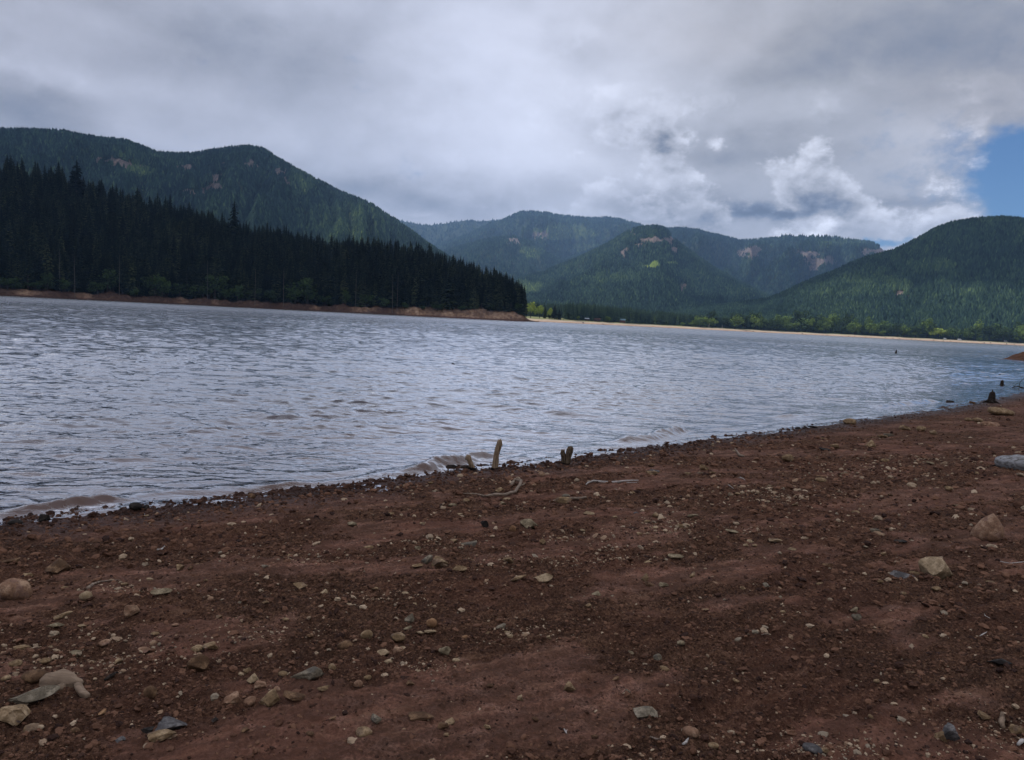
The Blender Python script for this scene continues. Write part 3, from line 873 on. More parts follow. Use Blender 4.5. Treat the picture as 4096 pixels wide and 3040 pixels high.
def tube_mesh(name, pts, rads, seg=10, seed=0, rough=.12, cap=True, hook=None):
    """one closed surface along a path with uneven radius"""
    g = random.Random(seed)
    P = [Vector(p) for p in pts]
    n = len(P)
    T = [(P[min(i + 1, n - 1)] - P[max(i - 1, 0)]).normalized() for i in range(n)]
    u_ = T[0].orthogonal().normalized()
    vs, fs = [], []
    ph = [g.uniform(0, 6.28) for _ in range(3)]
    for i in range(n):
        if i:
            u_ = (u_ - T[i] * u_.dot(T[i])).normalized()
        w_ = T[i].cross(u_)
        for j in range(seg):
            a = j / seg * 2 * PI
            k = 1 + rough * (.6 * math.sin(2 * a + ph[0] + i * .3) + .5 * math.sin(3 * a + ph[1]) + .5 * math.sin(5 * a + ph[2] - i * .2)) + g.uniform(-rough, rough) * .5
            vs.append(P[i] + (u_ * math.cos(a) + w_ * math.sin(a)) * rads[i] * k)
    for i in range(n - 1):
        for j in range(seg):
            a = i * seg + j; b = i * seg + (j + 1) % seg
            fs.append((a, b, b + seg, a + seg))
    if cap:
        for base_, T_, s in ((0, T[0], 1), ((n - 1) * seg, T[-1], -1)):
            c = len(vs)
            vs.append(P[0 if base_ == 0 else -1] - T_ * s * rads[0 if base_ == 0 else -1] * .25)
            for j in range(seg):
                a = base_ + j; b = base_ + (j + 1) % seg
                fs.append((b, a, c) if s == 1 else (a, b, c))
    me = bpy.data.meshes.new(name)
    me.from_pydata(vs, [], fs); me.update()
    return me
def join_meshes(name, mes):
    bm = bmesh.new()
    for m_ in mes:
        bm.from_mesh(m_)
        bpy.data.meshes.remove(m_)
    me = bpy.data.meshes.new(name); bm.to_mesh(me); bm.free()
    return me
def broad_mesh(seed, W=1.0, H=1.0, n=520, tint0=.55):
    """leaf clumps through a lobed crown, unit size"""
    g = np.random.default_rng(seed)
    lobes = []
    for i in range(9):
        a = g.uniform(0, 6.283); q = g.uniform(.05, .32)
        lobes.append((q * math.cos(a) * W, q * math.sin(a) * W, H * g.uniform(.28, .80), g.uniform(.14, .26)))
    vs, fs, tn = [], [], []
    for i in range(n):
        lx, ly, lz, lr = lobes[int(g.integers(0, 9))]
        d = g.normal(size=3); d /= np.linalg.norm(d)
        q = lr * g.uniform(.55, 1.08)
        c = np.array([lx + d[0] * q * W, ly + d[1] * q * W, lz + d[2] * q * .9 * H])
        c[2] = max(c[2], .04)
        nrm = d * .7 + g.normal(size=3) * .5; nrm /= np.linalg.norm(nrm)
        t1 = np.cross(nrm, g.normal(size=3)); t1 /= np.linalg.norm(t1); t2 = np.cross(nrm, t1)
        s = g.uniform(.022, .052)
        b = len(vs)
        for (p, r_) in ((1, .1), (.15, .9), (-1, -.1), (-.2, -.8)):
            vs.append(tuple(c + t1 * s * p * 1.2 + t2 * s * r_))
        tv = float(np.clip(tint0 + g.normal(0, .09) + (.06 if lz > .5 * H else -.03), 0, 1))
        tn.extend([tv] * 4); fs.append((b, b + 1, b + 2, b + 3))
    me = bpy.data.meshes.new('crown'); me.from_pydata(vs, [], fs); me.update()
    at = me.attributes.new('tint', 'FLOAT', 'POINT'); at.data.foreach_set('value', tn)
    return me

CON = [conifer_mesh(1, slim=1.0), conifer_mesh(2, slim=.85, bare=.2), conifer_mesh(3, slim=1.15, tint0=.3), conifer_mesh(4, slim=.8, bare=.3, tint0=.28),
       conifer_mesh(5, slim=1.3, bare=.03, tint0=.5), conifer_mesh(6, slim=.95, tint0=.42, droop=.8), conifer_mesh(7, slim=.7, bare=.42, tint0=.3), conifer_mesh(8, slim=1.05, bare=.08, tint0=.38, droop=.3)]
TRK = tube_mesh('trunk', [(0, 0, -3), (0, 0, 0), (.1, 0, 8), (0, .1, 16), (0, 0, 24), (0, 0, 29.5)], [.62, .55, .42, .32, .18, .05], 7, 3, .05)
for m_ in CON: m_.materials.append(M_CON)
TRK.materials.append(M_BARK)
def conifer(var, loc, H, rz, label, group=None, name='conifer_tree', wide=1.0):
    o = empty(name, loc, rz, 1.0)
    s = H / 30.0
    o.scale = (s * wide, s * wide, s)
    tag(o, label, 'tree', group)
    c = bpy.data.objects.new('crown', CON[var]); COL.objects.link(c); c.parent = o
    t = bpy.data.objects.new('trunk', TRK); COL.objects.link(t); t.parent = o
    return o, c
# positions of the trees on the point
g = np.random.default_rng(44)
nT = 4600
azs = g.uniform(-.74, AZ_TIP - .009, nT)
ss = 19 + (D_B(azs) - rs_B(azs) + 25) * g.random(nT) ** 1.0
ss[:300] = 17 + 10 * g.random(300)
rB = rs_B(azs) + ss
zB = z_B(azs, rB)
hB = TREEB * (.62 + .5 * g.random(nT))
hB = np.where(ss < 30, hB * (.50 + .5 * g.random(nT) ** .7), hB)
tipfade = sstep(AZ_TIP, AZ_TIP - .03, azs)
hB = hB * (.72 + .28 * tipfade)
# keep the skyline at the height seen in the photograph
el_lim = np.interp(azs, azB, teB) * rB + CAMZ + 5
hB = np.minimum(hB * 1.10, np.maximum(el_lim - 5.5 + np.clip(6.5 * g.normal(size=nT), -14, 10) - zB, 7))
order = np.argsort(ss)
vis = [i for i in order if azs[i] > -.625]
front = vis[:290]
skyl = []
frset = set(front)
def region_word(a):
    return 2048 + 3050 * math.tan(a)
TLM = [(60, 'the left edge'), (239, 'the tall thin dead trunk'), (305, 'the shaggy skyline conifer'), (477, 'the upslope dead trunk'), (640, 'the twin leafy shrubs'), (749, 'the low dead stub'), (830, 'the short grey snag'), (930, 'the spired skyline conifer'),
       (1134, 'the pale bare trunk'), (1230, 'the big rounded shrub'), (1330, 'the olive conifer'), (1422, 'the bare grey trunk'), (1482, 'the leaning bleached tree'), (1589, 'the paired bare trunks'), (1700, 'the pale eroded bank'),
       (1793, 'the tallest tipward conifer'), (1920, 'the highest bank'), (2070, 'the outermost slim conifer')]
FORM = ['even', 'thin', 'bushy', 'gappy', 'broad based', 'drooping', 'bare stemmed', 'flat branched']
RANKW = ['', 'second ', 'third ', 'fourth ', 'fifth ', 'sixth ', 'seventh ', 'eighth ', 'ninth ', 'tenth ']
tseen = {}
for i in sorted(front, key=lambda q: min(abs(region_word(azs[q]) - l[0]) for l in TLM)):
    px = region_word(azs[i])
    lx, ln = min(TLM, key=lambda l: abs(l[0] - px))
    var = int(g.integers(0, 8))
    size = 'short' if hB[i] < 17 else ('tall' if hB[i] > 27 else 'middling')
    side = 'right of' if px > lx else 'left of'
    key = (size, var, side, ln)
    k = tseen.get(key, 0); tseen[key] = k + 1
    lb = f'{size} {FORM[var]} dark conifer ' + (f'{side} {ln}' if k == 0 else f'{RANKW[k]}nearest {side} {ln}')
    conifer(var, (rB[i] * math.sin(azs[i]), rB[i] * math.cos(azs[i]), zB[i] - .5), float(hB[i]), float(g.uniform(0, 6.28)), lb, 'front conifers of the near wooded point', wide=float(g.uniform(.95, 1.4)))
def b_at(px, s):
    a = azel(px, 1200)[0]
    r = rs_B(np.array([a]))[0] + s
    return a, r, float(z_B(np.array([a]), np.array([r]))[0])
def top_h(px, py, r, z):
    a, e = azel(px, py)
    return CAMZ + math.tan(e) * r - z
for (px, py, s, var, wide, lb) in ((305, 640, 175, 6, 1.5, 'tall shaggy conifer standing clear above the left skyline'),
                                   (1330, 1055, 22, 4, 1.15, 'olive green pyramid conifer lighter than its dark neighbours'),
                                   (1793, 1045, 55, 1, 1.2, 'tallest conifer on the skyline near the wooded tip'),
                                   (930, 800, 120, 0, 1.1, 'spired conifer poking above the middle skyline'),
                                   (2070, 1112, 20, 0, .9, 'outermost slim conifer at the tip of the wooded point'),
                                   (200, 700, 160, 3, 1.2, 'broad topped conifer on the skyline left of the shaggy one'),
                                   (545, 745, 165, 2, 1.1, 'pointed conifer on the skyline right of the shaggy one')):
    a, r, z = b_at(px, s)
    conifer(var, (r * math.sin(a), r * math.cos(a), z - .4), max(8, top_h(px, py, r, z)), 1.0, lb, None, wide=wide)

def gn_instances(name, pts, rot, sc, var, sources, label, cat, mat=None):
    me = bpy.data.meshes.new(name)
    me.vertices.add(len(pts)); me.vertices.foreach_set('co', np.ascontiguousarray(pts, dtype=np.float32).ravel())
    for an, typ, av in (('rot', 'FLOAT', rot), ('sc', 'FLOAT', sc), ('var', 'INT', var)):
        at = me.attributes.new(an, typ, 'POINT'); at.data.foreach_set('value', np.ascontiguousarray(av, dtype=np.float32 if typ == 'FLOAT' else np.int32))
    me.update()
    o = bpy.data.objects.new(name, me); COL.objects.link(o)
    ng = bpy.data.node_groups.new(name + '_scatter', 'GeometryNodeTree')
    ng.interface.new_socket('Geometry', in_out='INPUT', socket_type='NodeSocketGeometry')
    ng.interface.new_socket('Geometry', in_out='OUTPUT', socket_type='NodeSocketGeometry')
    nd = ng.nodes; lk = ng.links
    gi = nd.new('NodeGroupInput'); go = nd.new('NodeGroupOutput')
    iop = nd.new('GeometryNodeInstanceOnPoints')
    jn = nd.new('GeometryNodeJoinGeometry')
    for s in reversed(sources):
        oi = nd.new('GeometryNodeObjectInfo'); oi.inputs['Object'].default_value = s; oi.inputs['As Instance'].default_value = True
        lk.new(oi.outputs['Geometry'], jn.inputs[0])
    def at_(nm, dt):
        a = nd.new('GeometryNodeInputNamedAttribute'); a.data_type = dt; a.inputs[0].default_value = nm
        return a.outputs[0]
    cx = nd.new('ShaderNodeCombineXYZ')
    lk.new(at_('rot', 'FLOAT'), cx.inputs[2])
    lk.new(gi.outputs[0], iop.inputs['Points']); lk.new(jn.outputs[0], iop.inputs['Instance'])
    iop.inputs['Pick Instance'].default_value = True
    lk.new(at_('var', 'INT'), iop.inputs['Instance Index'])
    lk.new(cx.outputs[0], iop.inputs['Rotation']); lk.new(at_('sc', 'FLOAT'), iop.inputs['Scale'])
    if mat is not None:
        sm = nd.new('GeometryNodeSetMaterial'); sm.inputs['Material'].default_value = mat
        lk.new(jn.outputs[0], sm.inputs[0]); lk.new(sm.outputs[0], iop.inputs['Instance'])
    lk.new(iop.outputs[0], go.inputs[0])
    md = o.modifiers.new('scatter', 'NODES'); md.node_group = ng
    tag(o, label, cat, None, 'stuff')
    return o
# sources: the crowns of trees already standing (one of each form)
SRC = []
for m_ in CON:
    SRC.append(next(o for o in COL.objects if o.type == 'MESH' and o.data == m_))
rest = np.array([i for i in range(nT) if i not in frset])
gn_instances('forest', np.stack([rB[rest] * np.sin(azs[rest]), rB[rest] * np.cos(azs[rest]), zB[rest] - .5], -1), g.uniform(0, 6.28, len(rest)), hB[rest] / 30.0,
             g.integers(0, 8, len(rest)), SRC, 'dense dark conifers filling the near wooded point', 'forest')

# bleached snags among the near trees
def snag_mesh(seed, H, rad=.28, lean=0.0):
    g = random.Random(seed)
    ms = [tube_mesh('t', [(0, 0, -1), (lean * .3, 0, H * .3), (lean * .7, g.uniform(-.2, .2), H * .65), (lean, 0, H)], [rad, rad * .85, rad * .6, rad * .2], 7, seed, .1)]
    for i in range(int(H / 1.6)):
        z0 = H * g.uniform(.3, .97); a = g.uniform(0, 6.28); l = g.uniform(.6, 2.2) * (1.1 - z0 / H)
        x0 = lean * z0 / H
        ms.append(tube_mesh('b', [(x0, 0, z0), (x0 + l * math.cos(a), l * math.sin(a), z0 + g.uniform(-.5, .2))], [.07, .02], 4, i, 0))
    return join_meshes('dead_trunk', ms)
for i, (px, pt, lb) in enumerate([(1134, 992, 'pale bare trunk standing before the dark trees, brightest of them'), (830, 1039, 'short grey snag low among the shoreline trees'),
                                  (1422, 1071, 'bare grey trunk right of the olive conifer'), (1571, 1015, 'thin tall bare trunk left of the pale bank'),
                                  (1589, 1054, 'long thin bare trunk beside a taller one, left of pale bank'), (239, 841, 'tall thin dead trunk near the left edge'),
                                  (300, 862, 'second thin dead trunk near the left edge'), (477, 860, 'short thin dead trunk upslope on the left'),
                                  (749, 1092, 'low dead stub above the bank at left centre'), (1020, 985, 'thin leaning dead trunk right of centre slope')]):
    a, r, z = b_at(px, 9 + (i % 3) * 3)
    h_ = top_h(px, pt, r, z)
    o = link('dead_tree', snag_mesh(60 + i, min(h_, 34), .20, rnd.uniform(-.8, .8)), M_SNAG)
    o.location = (r * math.sin(a), r * math.cos(a), z)
    tag(o, lb, 'dead tree', 'bleached dead trunks on the wooded point')
fall = link('fallen_trunk', snag_mesh(90, 12, .30, 0), M_SNAG)
a, r, z = b_at(1482, 3)
fall.location = (r * math.sin(a), r * math.cos(a), z + .2); fall.rotation_euler = (R(-30), R(-42), 0)
tag(fall, 'bleached dead tree leaning down the bank to the water', 'dead tree')

BRO = [broad_mesh(i, 1.0, 1.0, 620, t) for i, t in enumerate((.62, .5, .40, .92, .07, .13))]
for m_ in BRO: m_.materials.append(M_DEC)
BTR = tube_mesh('trunk', [(0, 0, -.15), (0, 0, .1), (.01, 0, .3), (-.01, .01, .5)], [.03, .026, .02, .008], 6, 3, .05)
BTR.materials.append(M_BARK)
def broad(var, loc, W, H, label, group=None, name='broadleaf_tree'):
    o = empty(name, loc, rnd.uniform(0, 6.28)); o.scale = (W, W, H)
    tag(o, label, 'shrub' if name == 'shrub' else 'tree', group)
    c = bpy.data.objects.new('crown', BRO[var]); COL.objects.link(c); c.parent = o
    t = bpy.data.objects.new('trunk', BTR); COL.objects.link(t); t.parent = o
    return o
shs = {}
for i, (px, w, h_, var) in enumerate([(190, 44, 60, 4), (260, 50, 50, 5), (430, 90, 80, 5), (540, 40, 34, 5), (620, 90, 70, 4), (650, 60, 80, 5), (720, 60, 50, 4), (780, 70, 60, 5), (860, 90, 90, 4), (950, 70, 60, 5),
                                      (1080, 60, 50, 4), (1180, 80, 70, 5), (1230, 110, 100, 4), (1385, 40, 60, 5), (1470, 60, 50, 4), (1750, 50, 30, 4), (1620, 36, 30, 5), (2075, 40, 50, 5), (30, 70, 40, 4), (140, 60, 34, 5), (390, 60, 44, 4), (900, 50, 40, 5), (1020, 60, 46, 5), (1300, 60, 40, 4), (1540, 54, 44, 5), (1690, 30, 18, 4), (1850, 40, 22, 5), (1960, 44, 26, 4)]):
    a, r, z = b_at(px, 13 + (i * 7) % 5)
    lxs = min(TLM, key=lambda l: abs(l[0] - px) + (999 if 'shrub' in l[1] else 0))
    lb = f"{'large' if w > 85 else 'small' if w < 55 else 'medium'} {'dark' if var == 4 else 'grey green'} shrub on the near bank {'right' if px > lxs[0] else 'left'} of {lxs[1][4:] if lxs[1].startswith('the ') else lxs[1]}"
    if i == 4: lb = 'left one of the twin leafy shrubs on the near bank'
    if i == 5: lb = 'right one of the twin leafy shrubs on the near bank'
    if i == 12: lb = 'big rounded green shrub on the near bank right of centre'
    k_s = shs.get(lb, 0); shs[lb] = k_s + 1
    if k_s: lb = lb.replace(' shrub ', f' shrub, {RANKW[k_s]}one, ')
    broad(var, (r * math.sin(a), r * math.cos(a), z - .5), w / 3050 * r * 1.15, h_ / 3050 * r * 1.1, lb, 'shrubs along the near bank', 'shrub')

# ------------------------------------------------------------------ far shore
a1 = azel(2060, 1285)[0]
def rs_F(az):
    return np.interp(az, [a1 - .1, a1, a1 + .06, a1 + .13, a1 + .2, .35, .6, .9], [1050, 930, 1010, 1150, 1300, 1450, 1500, 1480]) + 12 * pn(az * 40, az * 0, 2)
def z_F(az, r):
    s = r - rs_F(az)
    z = np.where(s < 55, s * .075, 4.1 + (s - 55) * .012)
    z = np.minimum(z, 9 + .0 * s) + .5 * pn(az * 60, s * .03, 4) * sstep(0, 20, s) + .25 * pn(az * 400, s * .08, 5) * sstep(0, 6, s)
    return np.where(s < 0, s * .2, z)
az = np.linspace(a1 - .06, .85, 700)
s_ = np.concatenate([np.linspace(-10, 90, 60), np.linspace(100, 1100, 30)])
A, S_ = np.meshgrid(az, s_)
Rr = rs_F(A) + S_
Zf = z_F(A, Rr)
mt_f, nt, bs = new_mat('far_sand', .95, .1)
co = obj_co(nt)
n1 = nt.noise(co, .05, 5, .65); n2 = nt.noise(co, .4, 5, .7)
z = nt.sep(co)[2]
c = nt.ramp(n2, [(.3, (.20, .145, .10)), (.5, (.34, .27, .20)), (.7, (.46, .38, .29))])
c = nt.mix(nt.smooth(nt.m('ADD', z, nt.m('MULTIPLY', n1, 2.2)), 1.3, 3.0, .75, 0), c, (.24, .135, .09))
gr = nt.m('MULTIPLY', nt.smooth(nt.m('ADD', z, nt.m('MULTIPLY', n1, 4.0)), 4.6, 6.0), .85)
c = nt.mix(gr, c, nt.ramp(n2, [(.3, (.07, .085, .03)), (.7, (.17, .19, .07))]))
nt.put(bs.inputs['Base Color'], c)
me = np_mesh('far_beach', np.stack([Rr * np.sin(A), Rr * np.cos(A), Zf], -1).reshape(-1, 3), grid_faces(len(s_), 700)[:, ::-1], True)
tag(link('far_beach', me, mt_f), 'pale sandy far shore with grassy top', None, None, 'structure')
def f_at(px, s, py=1330):
    a = azel(px, py)[0]
    r = float(rs_F(np.array([a]))[0]) + s
    return a, r, float(z_F(np.array([a]), np.array([r]))[0])
# dark conifers of the valley floor
nF = 5200
azv = g.uniform(a1 - .02, .72, nF)
sv = 78 + 420 * g.random(nF) ** 1.1
sv[:900] = 70 + 24 * g.random(900)
near_tip = azv < a1 + .065
sv = np.where(near_tip, sv + 260, sv)
rv = rs_F(azv) + sv
hv = (20 + 11 * g.random(nF)) * np.interp(azv, [a1, .12, .3, .6], [.85, .95, .72, .9])
gn_instances('forest', np.stack([rv * np.sin(azv), rv * np.cos(azv), z_F(azv, rv) - .5], -1), g.uniform(0, 6.28, nF), hv / 30.0, g.integers(0, 8, nF), SRC, 'even dark conifer belt behind the far sandy shore', 'forest', M_VAL)
n2_ = 900
az2 = g.uniform(a1 + .02, .70, n2_); s2 = 66 + 60 * g.random(n2_)
DECL = []
k1 = .3594
for (X_, w, h_, var) in [(265, 30, 80, 3), (330, 125, 165, 3), (430, 100, 135, 3), (545, 60, 115, 3), (860, 40, 45, 0), (1190, 80, 62, 1), (2030, 40, 34, 0), (2120, 50, 44, 0), (2200, 85, 95, 0)]:
    DECL.append((2000 + X_ * k1, w * k1, h_ * k1, var))
for (X_, w, h_, var) in [(80, 60, 40, 1), (200, 60, 50, 0), (280, 130, 95, 0), (350, 80, 85, 0), (420, 100, 88, 0), (660, 150, 118, 0), (560, 70, 95, 4), (770, 90, 125, 4), (890, 130, 118, 0), (960, 100, 75, 0), (1040, 90, 85, 1), (1110, 70, 55, 1),
                         (1150, 90, 85, 5), (1230, 120, 95, 1), (1330, 90, 85, 0), (1380, 150, 190, 4), (1440, 140, 135, 1), (1480, 60, 72, 4), (1560, 90, 105, 5), (1600, 90, 62, 0), (1760, 110, 170, 2), (1850, 80, 82, 5),
                         (1920, 80, 180, 4), (2000, 110, 102, 0), (2090, 60, 72, 1), (2180, 120, 112, 1)]:
    DECL.append((2700 + X_ * k1, w * k1, h_ * k1, var))
k2 = .3127
for (X_, w, h_, var) in [(10, 90, 120, 1), (80, 100, 110, 0), (160, 70, 95, 4), (270, 150, 125, 1), (440, 150, 150, 2), (415, 80, 58, 0), (500, 80, 84, 4), (610, 80, 135, 4), (690, 110, 112, 1), (665, 60, 64, 5), (780, 60, 84, 2), (850, 80, 112, 2),
                         (850, 110, 62, 0), (980, 160, 165, 5), (1135, 165, 110, 3), (1800, 160, 160, 5), (1900, 120, 100, 4), (2050, 150, 125, 5), (2160, 120, 100, 4), (1660, 60, 40, 1)]:
    DECL.append((3400 + X_ * k2, w * k2, h_ * k2, var))
for i in range(46):
    DECL.append((rnd.uniform(2780, 3830) if i < 38 else rnd.uniform(3850, 4090), rnd.uniform(26, 46), rnd.uniform(26, 56) if i % 3 else rnd.uniform(50, 66), rnd.choice((0, 1, 1, 2, 4, 5, 5))))
words = {0: 'fresh green', 1: 'mid green', 2: 'dull olive', 3: 'sunlit lime green', 4: 'dark green', 5: 'grey green'}
def ordn(k):
    return f'{k}' + ('th' if 10 <= k % 100 <= 20 else {1: 'st', 2: 'nd', 3: 'rd'}.get(k % 10, 'th'))
_zone = lambda x: 0 if x < 2900 else 1 if x < 3400 else 2
def px_rank(i):
    x = DECL[i][0]
    same = sorted(j for j in range(len(DECL)) if _zone(DECL[j][0]) == _zone(x) and DECL[j][3] == DECL[i][3])
    same.sort(key=lambda j: DECL[j][0])
    return ordn(same.index(i) + 1) + ' of its colour from the left'
for i, (px, w, h_, var) in enumerate(DECL):
    a, r, z = f_at(px, 52 + (i * 13) % 14 + (18 if h_ > 45 else 0))
    if i < 4:
        lb = ['narrow lime green tree touching the tip of the wooded point', 'largest lime green tree beside the wooded point', 'rounded lime green tree, second from the wooded point', 'small lime green tree between dark conifers past the point'][i]
        gp = None
    elif abs(px - (3400 + 1135 * k2)) < 1:
        lb, gp = 'round bright lime shrub standing alone on the right far shore', None
    elif px < 2900:
        lb, gp = f'{words[var]} leafy tree, middle far shore, {px_rank(i)}', 'leafy trees on the middle far shore'
    elif px < 3400:
        lb, gp = f'{words[var]} leafy tree, right centre far shore, {px_rank(i)}', 'leafy trees right of centre'
    else:
        lb, gp = f'{words[var]} leafy tree, right far shore, {px_rank(i)}', 'leafy trees on the right far shore'
    broad(var, (r * math.sin(a), r * math.cos(a), z - .4), w / 3050 * r * 1.35, h_ / 3050 * r * 1.3, lb, gp)
for (px, h_, s, var, wide, lb) in ((2176, 52, 60, 5, 1.3, 'dark conifer between the lime green trees'), (2214, 60, 66, 2, 1.4, 'broad dark conifer at the right end of the lime trees'),
                                   (2233, 46, 62, 4, 1.2, 'olive lit conifer last of the clump by the point'), (2195, 40, 75, 0, 1.2, 'small dark conifer behind the lime trees')):
    a, r, z = f_at(px, s)
    conifer(var, (r * math.sin(a), r * math.cos(a), z - .3), h_ / 3050 * r, rnd.uniform(0, 6), lb, None, wide=wide)

# cabins and a parked camper on the far shore
def box_bm(bm, x0, x1, y0, y1, z0, z1):
    v = [bm.verts.new(p) for p in ((x0, y0, z0), (x1, y0, z0), (x1, y1, z0), (x0, y1, z0), (x0, y0, z1), (x1, y0, z1), (x1, y1, z1), (x0, y1, z1))]
    for f in ((3, 2, 1, 0), (4, 5, 6, 7), (0, 1, 5, 4), (1, 2, 6, 5), (2, 3, 7, 6), (3, 0, 4, 7)):
        bm.faces.new([v[i] for i in f])
def bm_obj(name, bm, mat, parent=None):
    me = bpy.data.meshes.new(name); bm.normal_update(); bm.to_mesh(me); bm.free()
    return link(name, me, mat, parent)
def plain(name, col, rough=.7):
    mt, nt, bs = new_mat(name, rough, .3)
    f = nt.noise(obj_co(nt), 3, 4, .6)
    nt.put(bs.inputs['Base Color'], nt.ramp(f, [(.3, tuple(q * .75 for q in col)), (.7, col)]))
    return mt
M_WALL = plain('stained_timber', (.14, .065, .04)); M_ROOFT = plain('teal_metal_roof', (.13, .20, .23), .6); M_ROOFP = plain('pale_metal_roof', (.30, .33, .34), .6)
M_GLASS = plain('dark_window', (.03, .035, .04), .15); M_WHITE = plain('white_paint', (.78, .79, .80), .35); M_TYRE = plain('tyre_rubber', (.02, .02, .02)); M_DKWALL = plain('dark_timber', (.07, .04, .03))
def cabin(px, w, d, hw, hr, wall, roof, label, s=72):
    a, r, z = f_at(px, s)
    t = empty('cabin', (r * math.sin(a), r * math.cos(a), z - .2), -a)
    tag(t, label, 'cabin')
    bm = bmesh.new(); box_bm(bm, -w / 2, w / 2, -d / 2, d / 2, 0, hw); bm_obj('wall', bm, wall, t)
    bm = bmesh.new()
    e = .5
    v = [bm.verts.new(p) for p in ((-w / 2 - e, -d / 2 - e, hw + .01), (w / 2 + e, -d / 2 - e, hw + .01), (w / 2 + e, d / 2 + e, hw + .01), (-w / 2 - e, d / 2 + e, hw + .01), (-w / 2 - e, 0, hw + hr), (w / 2 + e, 0, hw + hr))]
    for f in ((0, 1, 5, 4), (2, 3, 4, 5), (0, 4, 3), (1, 2, 5), (3, 2, 1, 0)):
        bm.faces.new([v[i] for i in f])
    bm_obj('roof', bm, roof, t)
    for x in (-w * .28, w * .28):
        bm = bmesh.new(); box_bm(bm, x - .6, x + .6, -d / 2 - .06, -d / 2 - .005, 1.1, 2.2); bm_obj('window', bm, M_GLASS, t)
    bm = bmesh.new(); box_bm(bm, -.5, .5, -d / 2 - .07, -d / 2 - .005, .1, 2.1); bm_obj('door', bm, M_DKWALL, t)
    return t
cabin(2487, 8.5, 6.5, 4.2, 2.6, M_WALL, M_ROOFT, 'brown cabin with teal roof among the far conifers', 62)
cabin(2345, 6.0, 5.0, 3.0, 1.6, M_DKWALL, M_ROOFP, 'dark cabin with pale roof left of the teal roofed one', 64)
cabin(2386, 9.0, 6.0, 3.4, 2.0, M_DKWALL, M_DKWALL, 'brown cabin with dark roof between the pale and teal roofs', 66)
def camper(px, s, L_, label):
    a, r, z = f_at(px, s)
    t = empty('camper_van', (r * math.sin(a), r * math.cos(a), z + .05), -a + .3)
    tag(t, label, 'camper van')
    bm = bmesh.new(); box_bm(bm, -L_ / 2, L_ / 2, -1.05, 1.05, .45, 1.5)
    box_bm(bm, -L_ / 2 + .3, L_ / 2 - 1.4, -1.04, 1.04, 1.501, 2.6)
    bmesh.ops.bevel(bm, geom=bm.edges[:], offset=.12, segments=2, affect='EDGES')
    bm_obj('body', bm, M_WHITE, t)
    bm = bmesh.new(); box_bm(bm, -L_ / 2 + .8, L_ / 2 - 2.0, -1.075, -1.045, 1.75, 2.25); bm_obj('window', bm, M_GLASS, t)
    for x in (-L_ / 2 + 1.1, L_ / 2 - 1.1):
        for y in (-.95, .95):
            bm = bmesh.new(); bmesh.ops.create_cone(bm, cap_ends=True, segments=14, radius1=.38, radius2=.38, depth=.25, matrix=Matrix.Translation((x, y, .38)) @ Matrix.Rotation(PI / 2, 4, 'X'))
            bm_obj('wheel', bm, M_TYRE, t)
camper(3841, 48, 6.0, 'white camper van parked on the right far beach, the larger')
camper(3783, 52, 4.6, 'small pale van parked left of the white camper')
camper(4026, 60, 5.0, 'pale van half hidden among trees at the right end')
# stumps dotted on the drawn-down far beach
def stump_mesh(seed, rad, H, roots=5, prong=0):
    g = random.Random(seed)
    ms = [tube_mesh('s', [(0, 0, -.15 * H), (0, 0, .1 * H), (.05 * rad, 0, .5 * H), (.1 * rad, 0, .85 * H), (.12 * rad, 0, H)], [rad * 1.25, rad, rad * .8, rad * .72, rad * .5], 11, seed, .14)]
    for i in range(roots):
        a = i / roots * 6.283 + g.uniform(-.4, .4); l = rad * g.uniform(1.4, 2.6)
        ms.append(tube_mesh('r', [(rad * .5 * math.cos(a), rad * .5 * math.sin(a), H * .25), (l * .7 * math.cos(a), l * .7 * math.sin(a), H * .08), (l * 1.2 * math.cos(a + .3), l * 1.2 * math.sin(a + .3), -.1 * H)], [rad * .38, rad * .25, rad * .08], 6, seed + i, .1))
    for i in range(prong):
        a = g.uniform(0, 6.28)
        ms.append(tube_mesh('p', [(rad * .3 * math.cos(a), rad * .3 * math.sin(a), H * .7), (rad * .5 * math.cos(a), rad * .5 * math.sin(a), H * g.uniform(1.15, 1.35))], [rad * .35, rad * .08], 6, seed, .1))
    return join_meshes('stump', ms)
ME_ST = stump_mesh(4, .5, 1.0, 5, 1); ME_ST.materials.append(M_DWOOD)
STX = [2150, 2330, 2410, 2984, 3013, 3210, 3295, 3310, 3396, 3420, 3465, 3545, 3574, 3594, 3601, 3648, 3664, 3686, 3738, 3776, 3806, 3941, 3966, 4031, 3870, 4062]
for i, px in enumerate(STX):
    a, r, z = f_at(px, 4 + (i * 7) % 13)
    o = bpy.data.objects.new('stump', ME_ST); COL.objects.link(o)
    s = rnd.uniform(.8, 1.5); o.scale = (s * 1.2, s * 1.2, s); o.location = (r * math.sin(a), r * math.cos(a), z - .05); o.rotation_euler[2] = i
    if i == 0:
        tag(o, 'lone dark stump on the sand just right of the wooded point', 'stump')
    elif px < 2500:
        tag(o, 'dark stump on the far sand ' + ('left of' if px < 2345 else 'in front of') + ' the cabins', 'stump')
    else:
        tag(o, f'tiny dark stump on the right far beach, {ordn(1 + sum(1 for q in STX if 2500 < q < px))} from the left', 'stump', 'stumps on the right far beach')
for px, h_, lb in ((2834, 20, 'pale bare post like trunk standing on the far sand'), (2887, 12, 'shorter pale trunk on the far sand, right of the taller')):
    a, r, z = f_at(px, 40)
    o = link('dead_tree', snag_mesh(33 + px, h_ / 3050 * r, .45, .2), M_PALE); o.location = (r * math.sin(a), r * math.cos(a), z)
    tag(o, lb, 'dead tree')

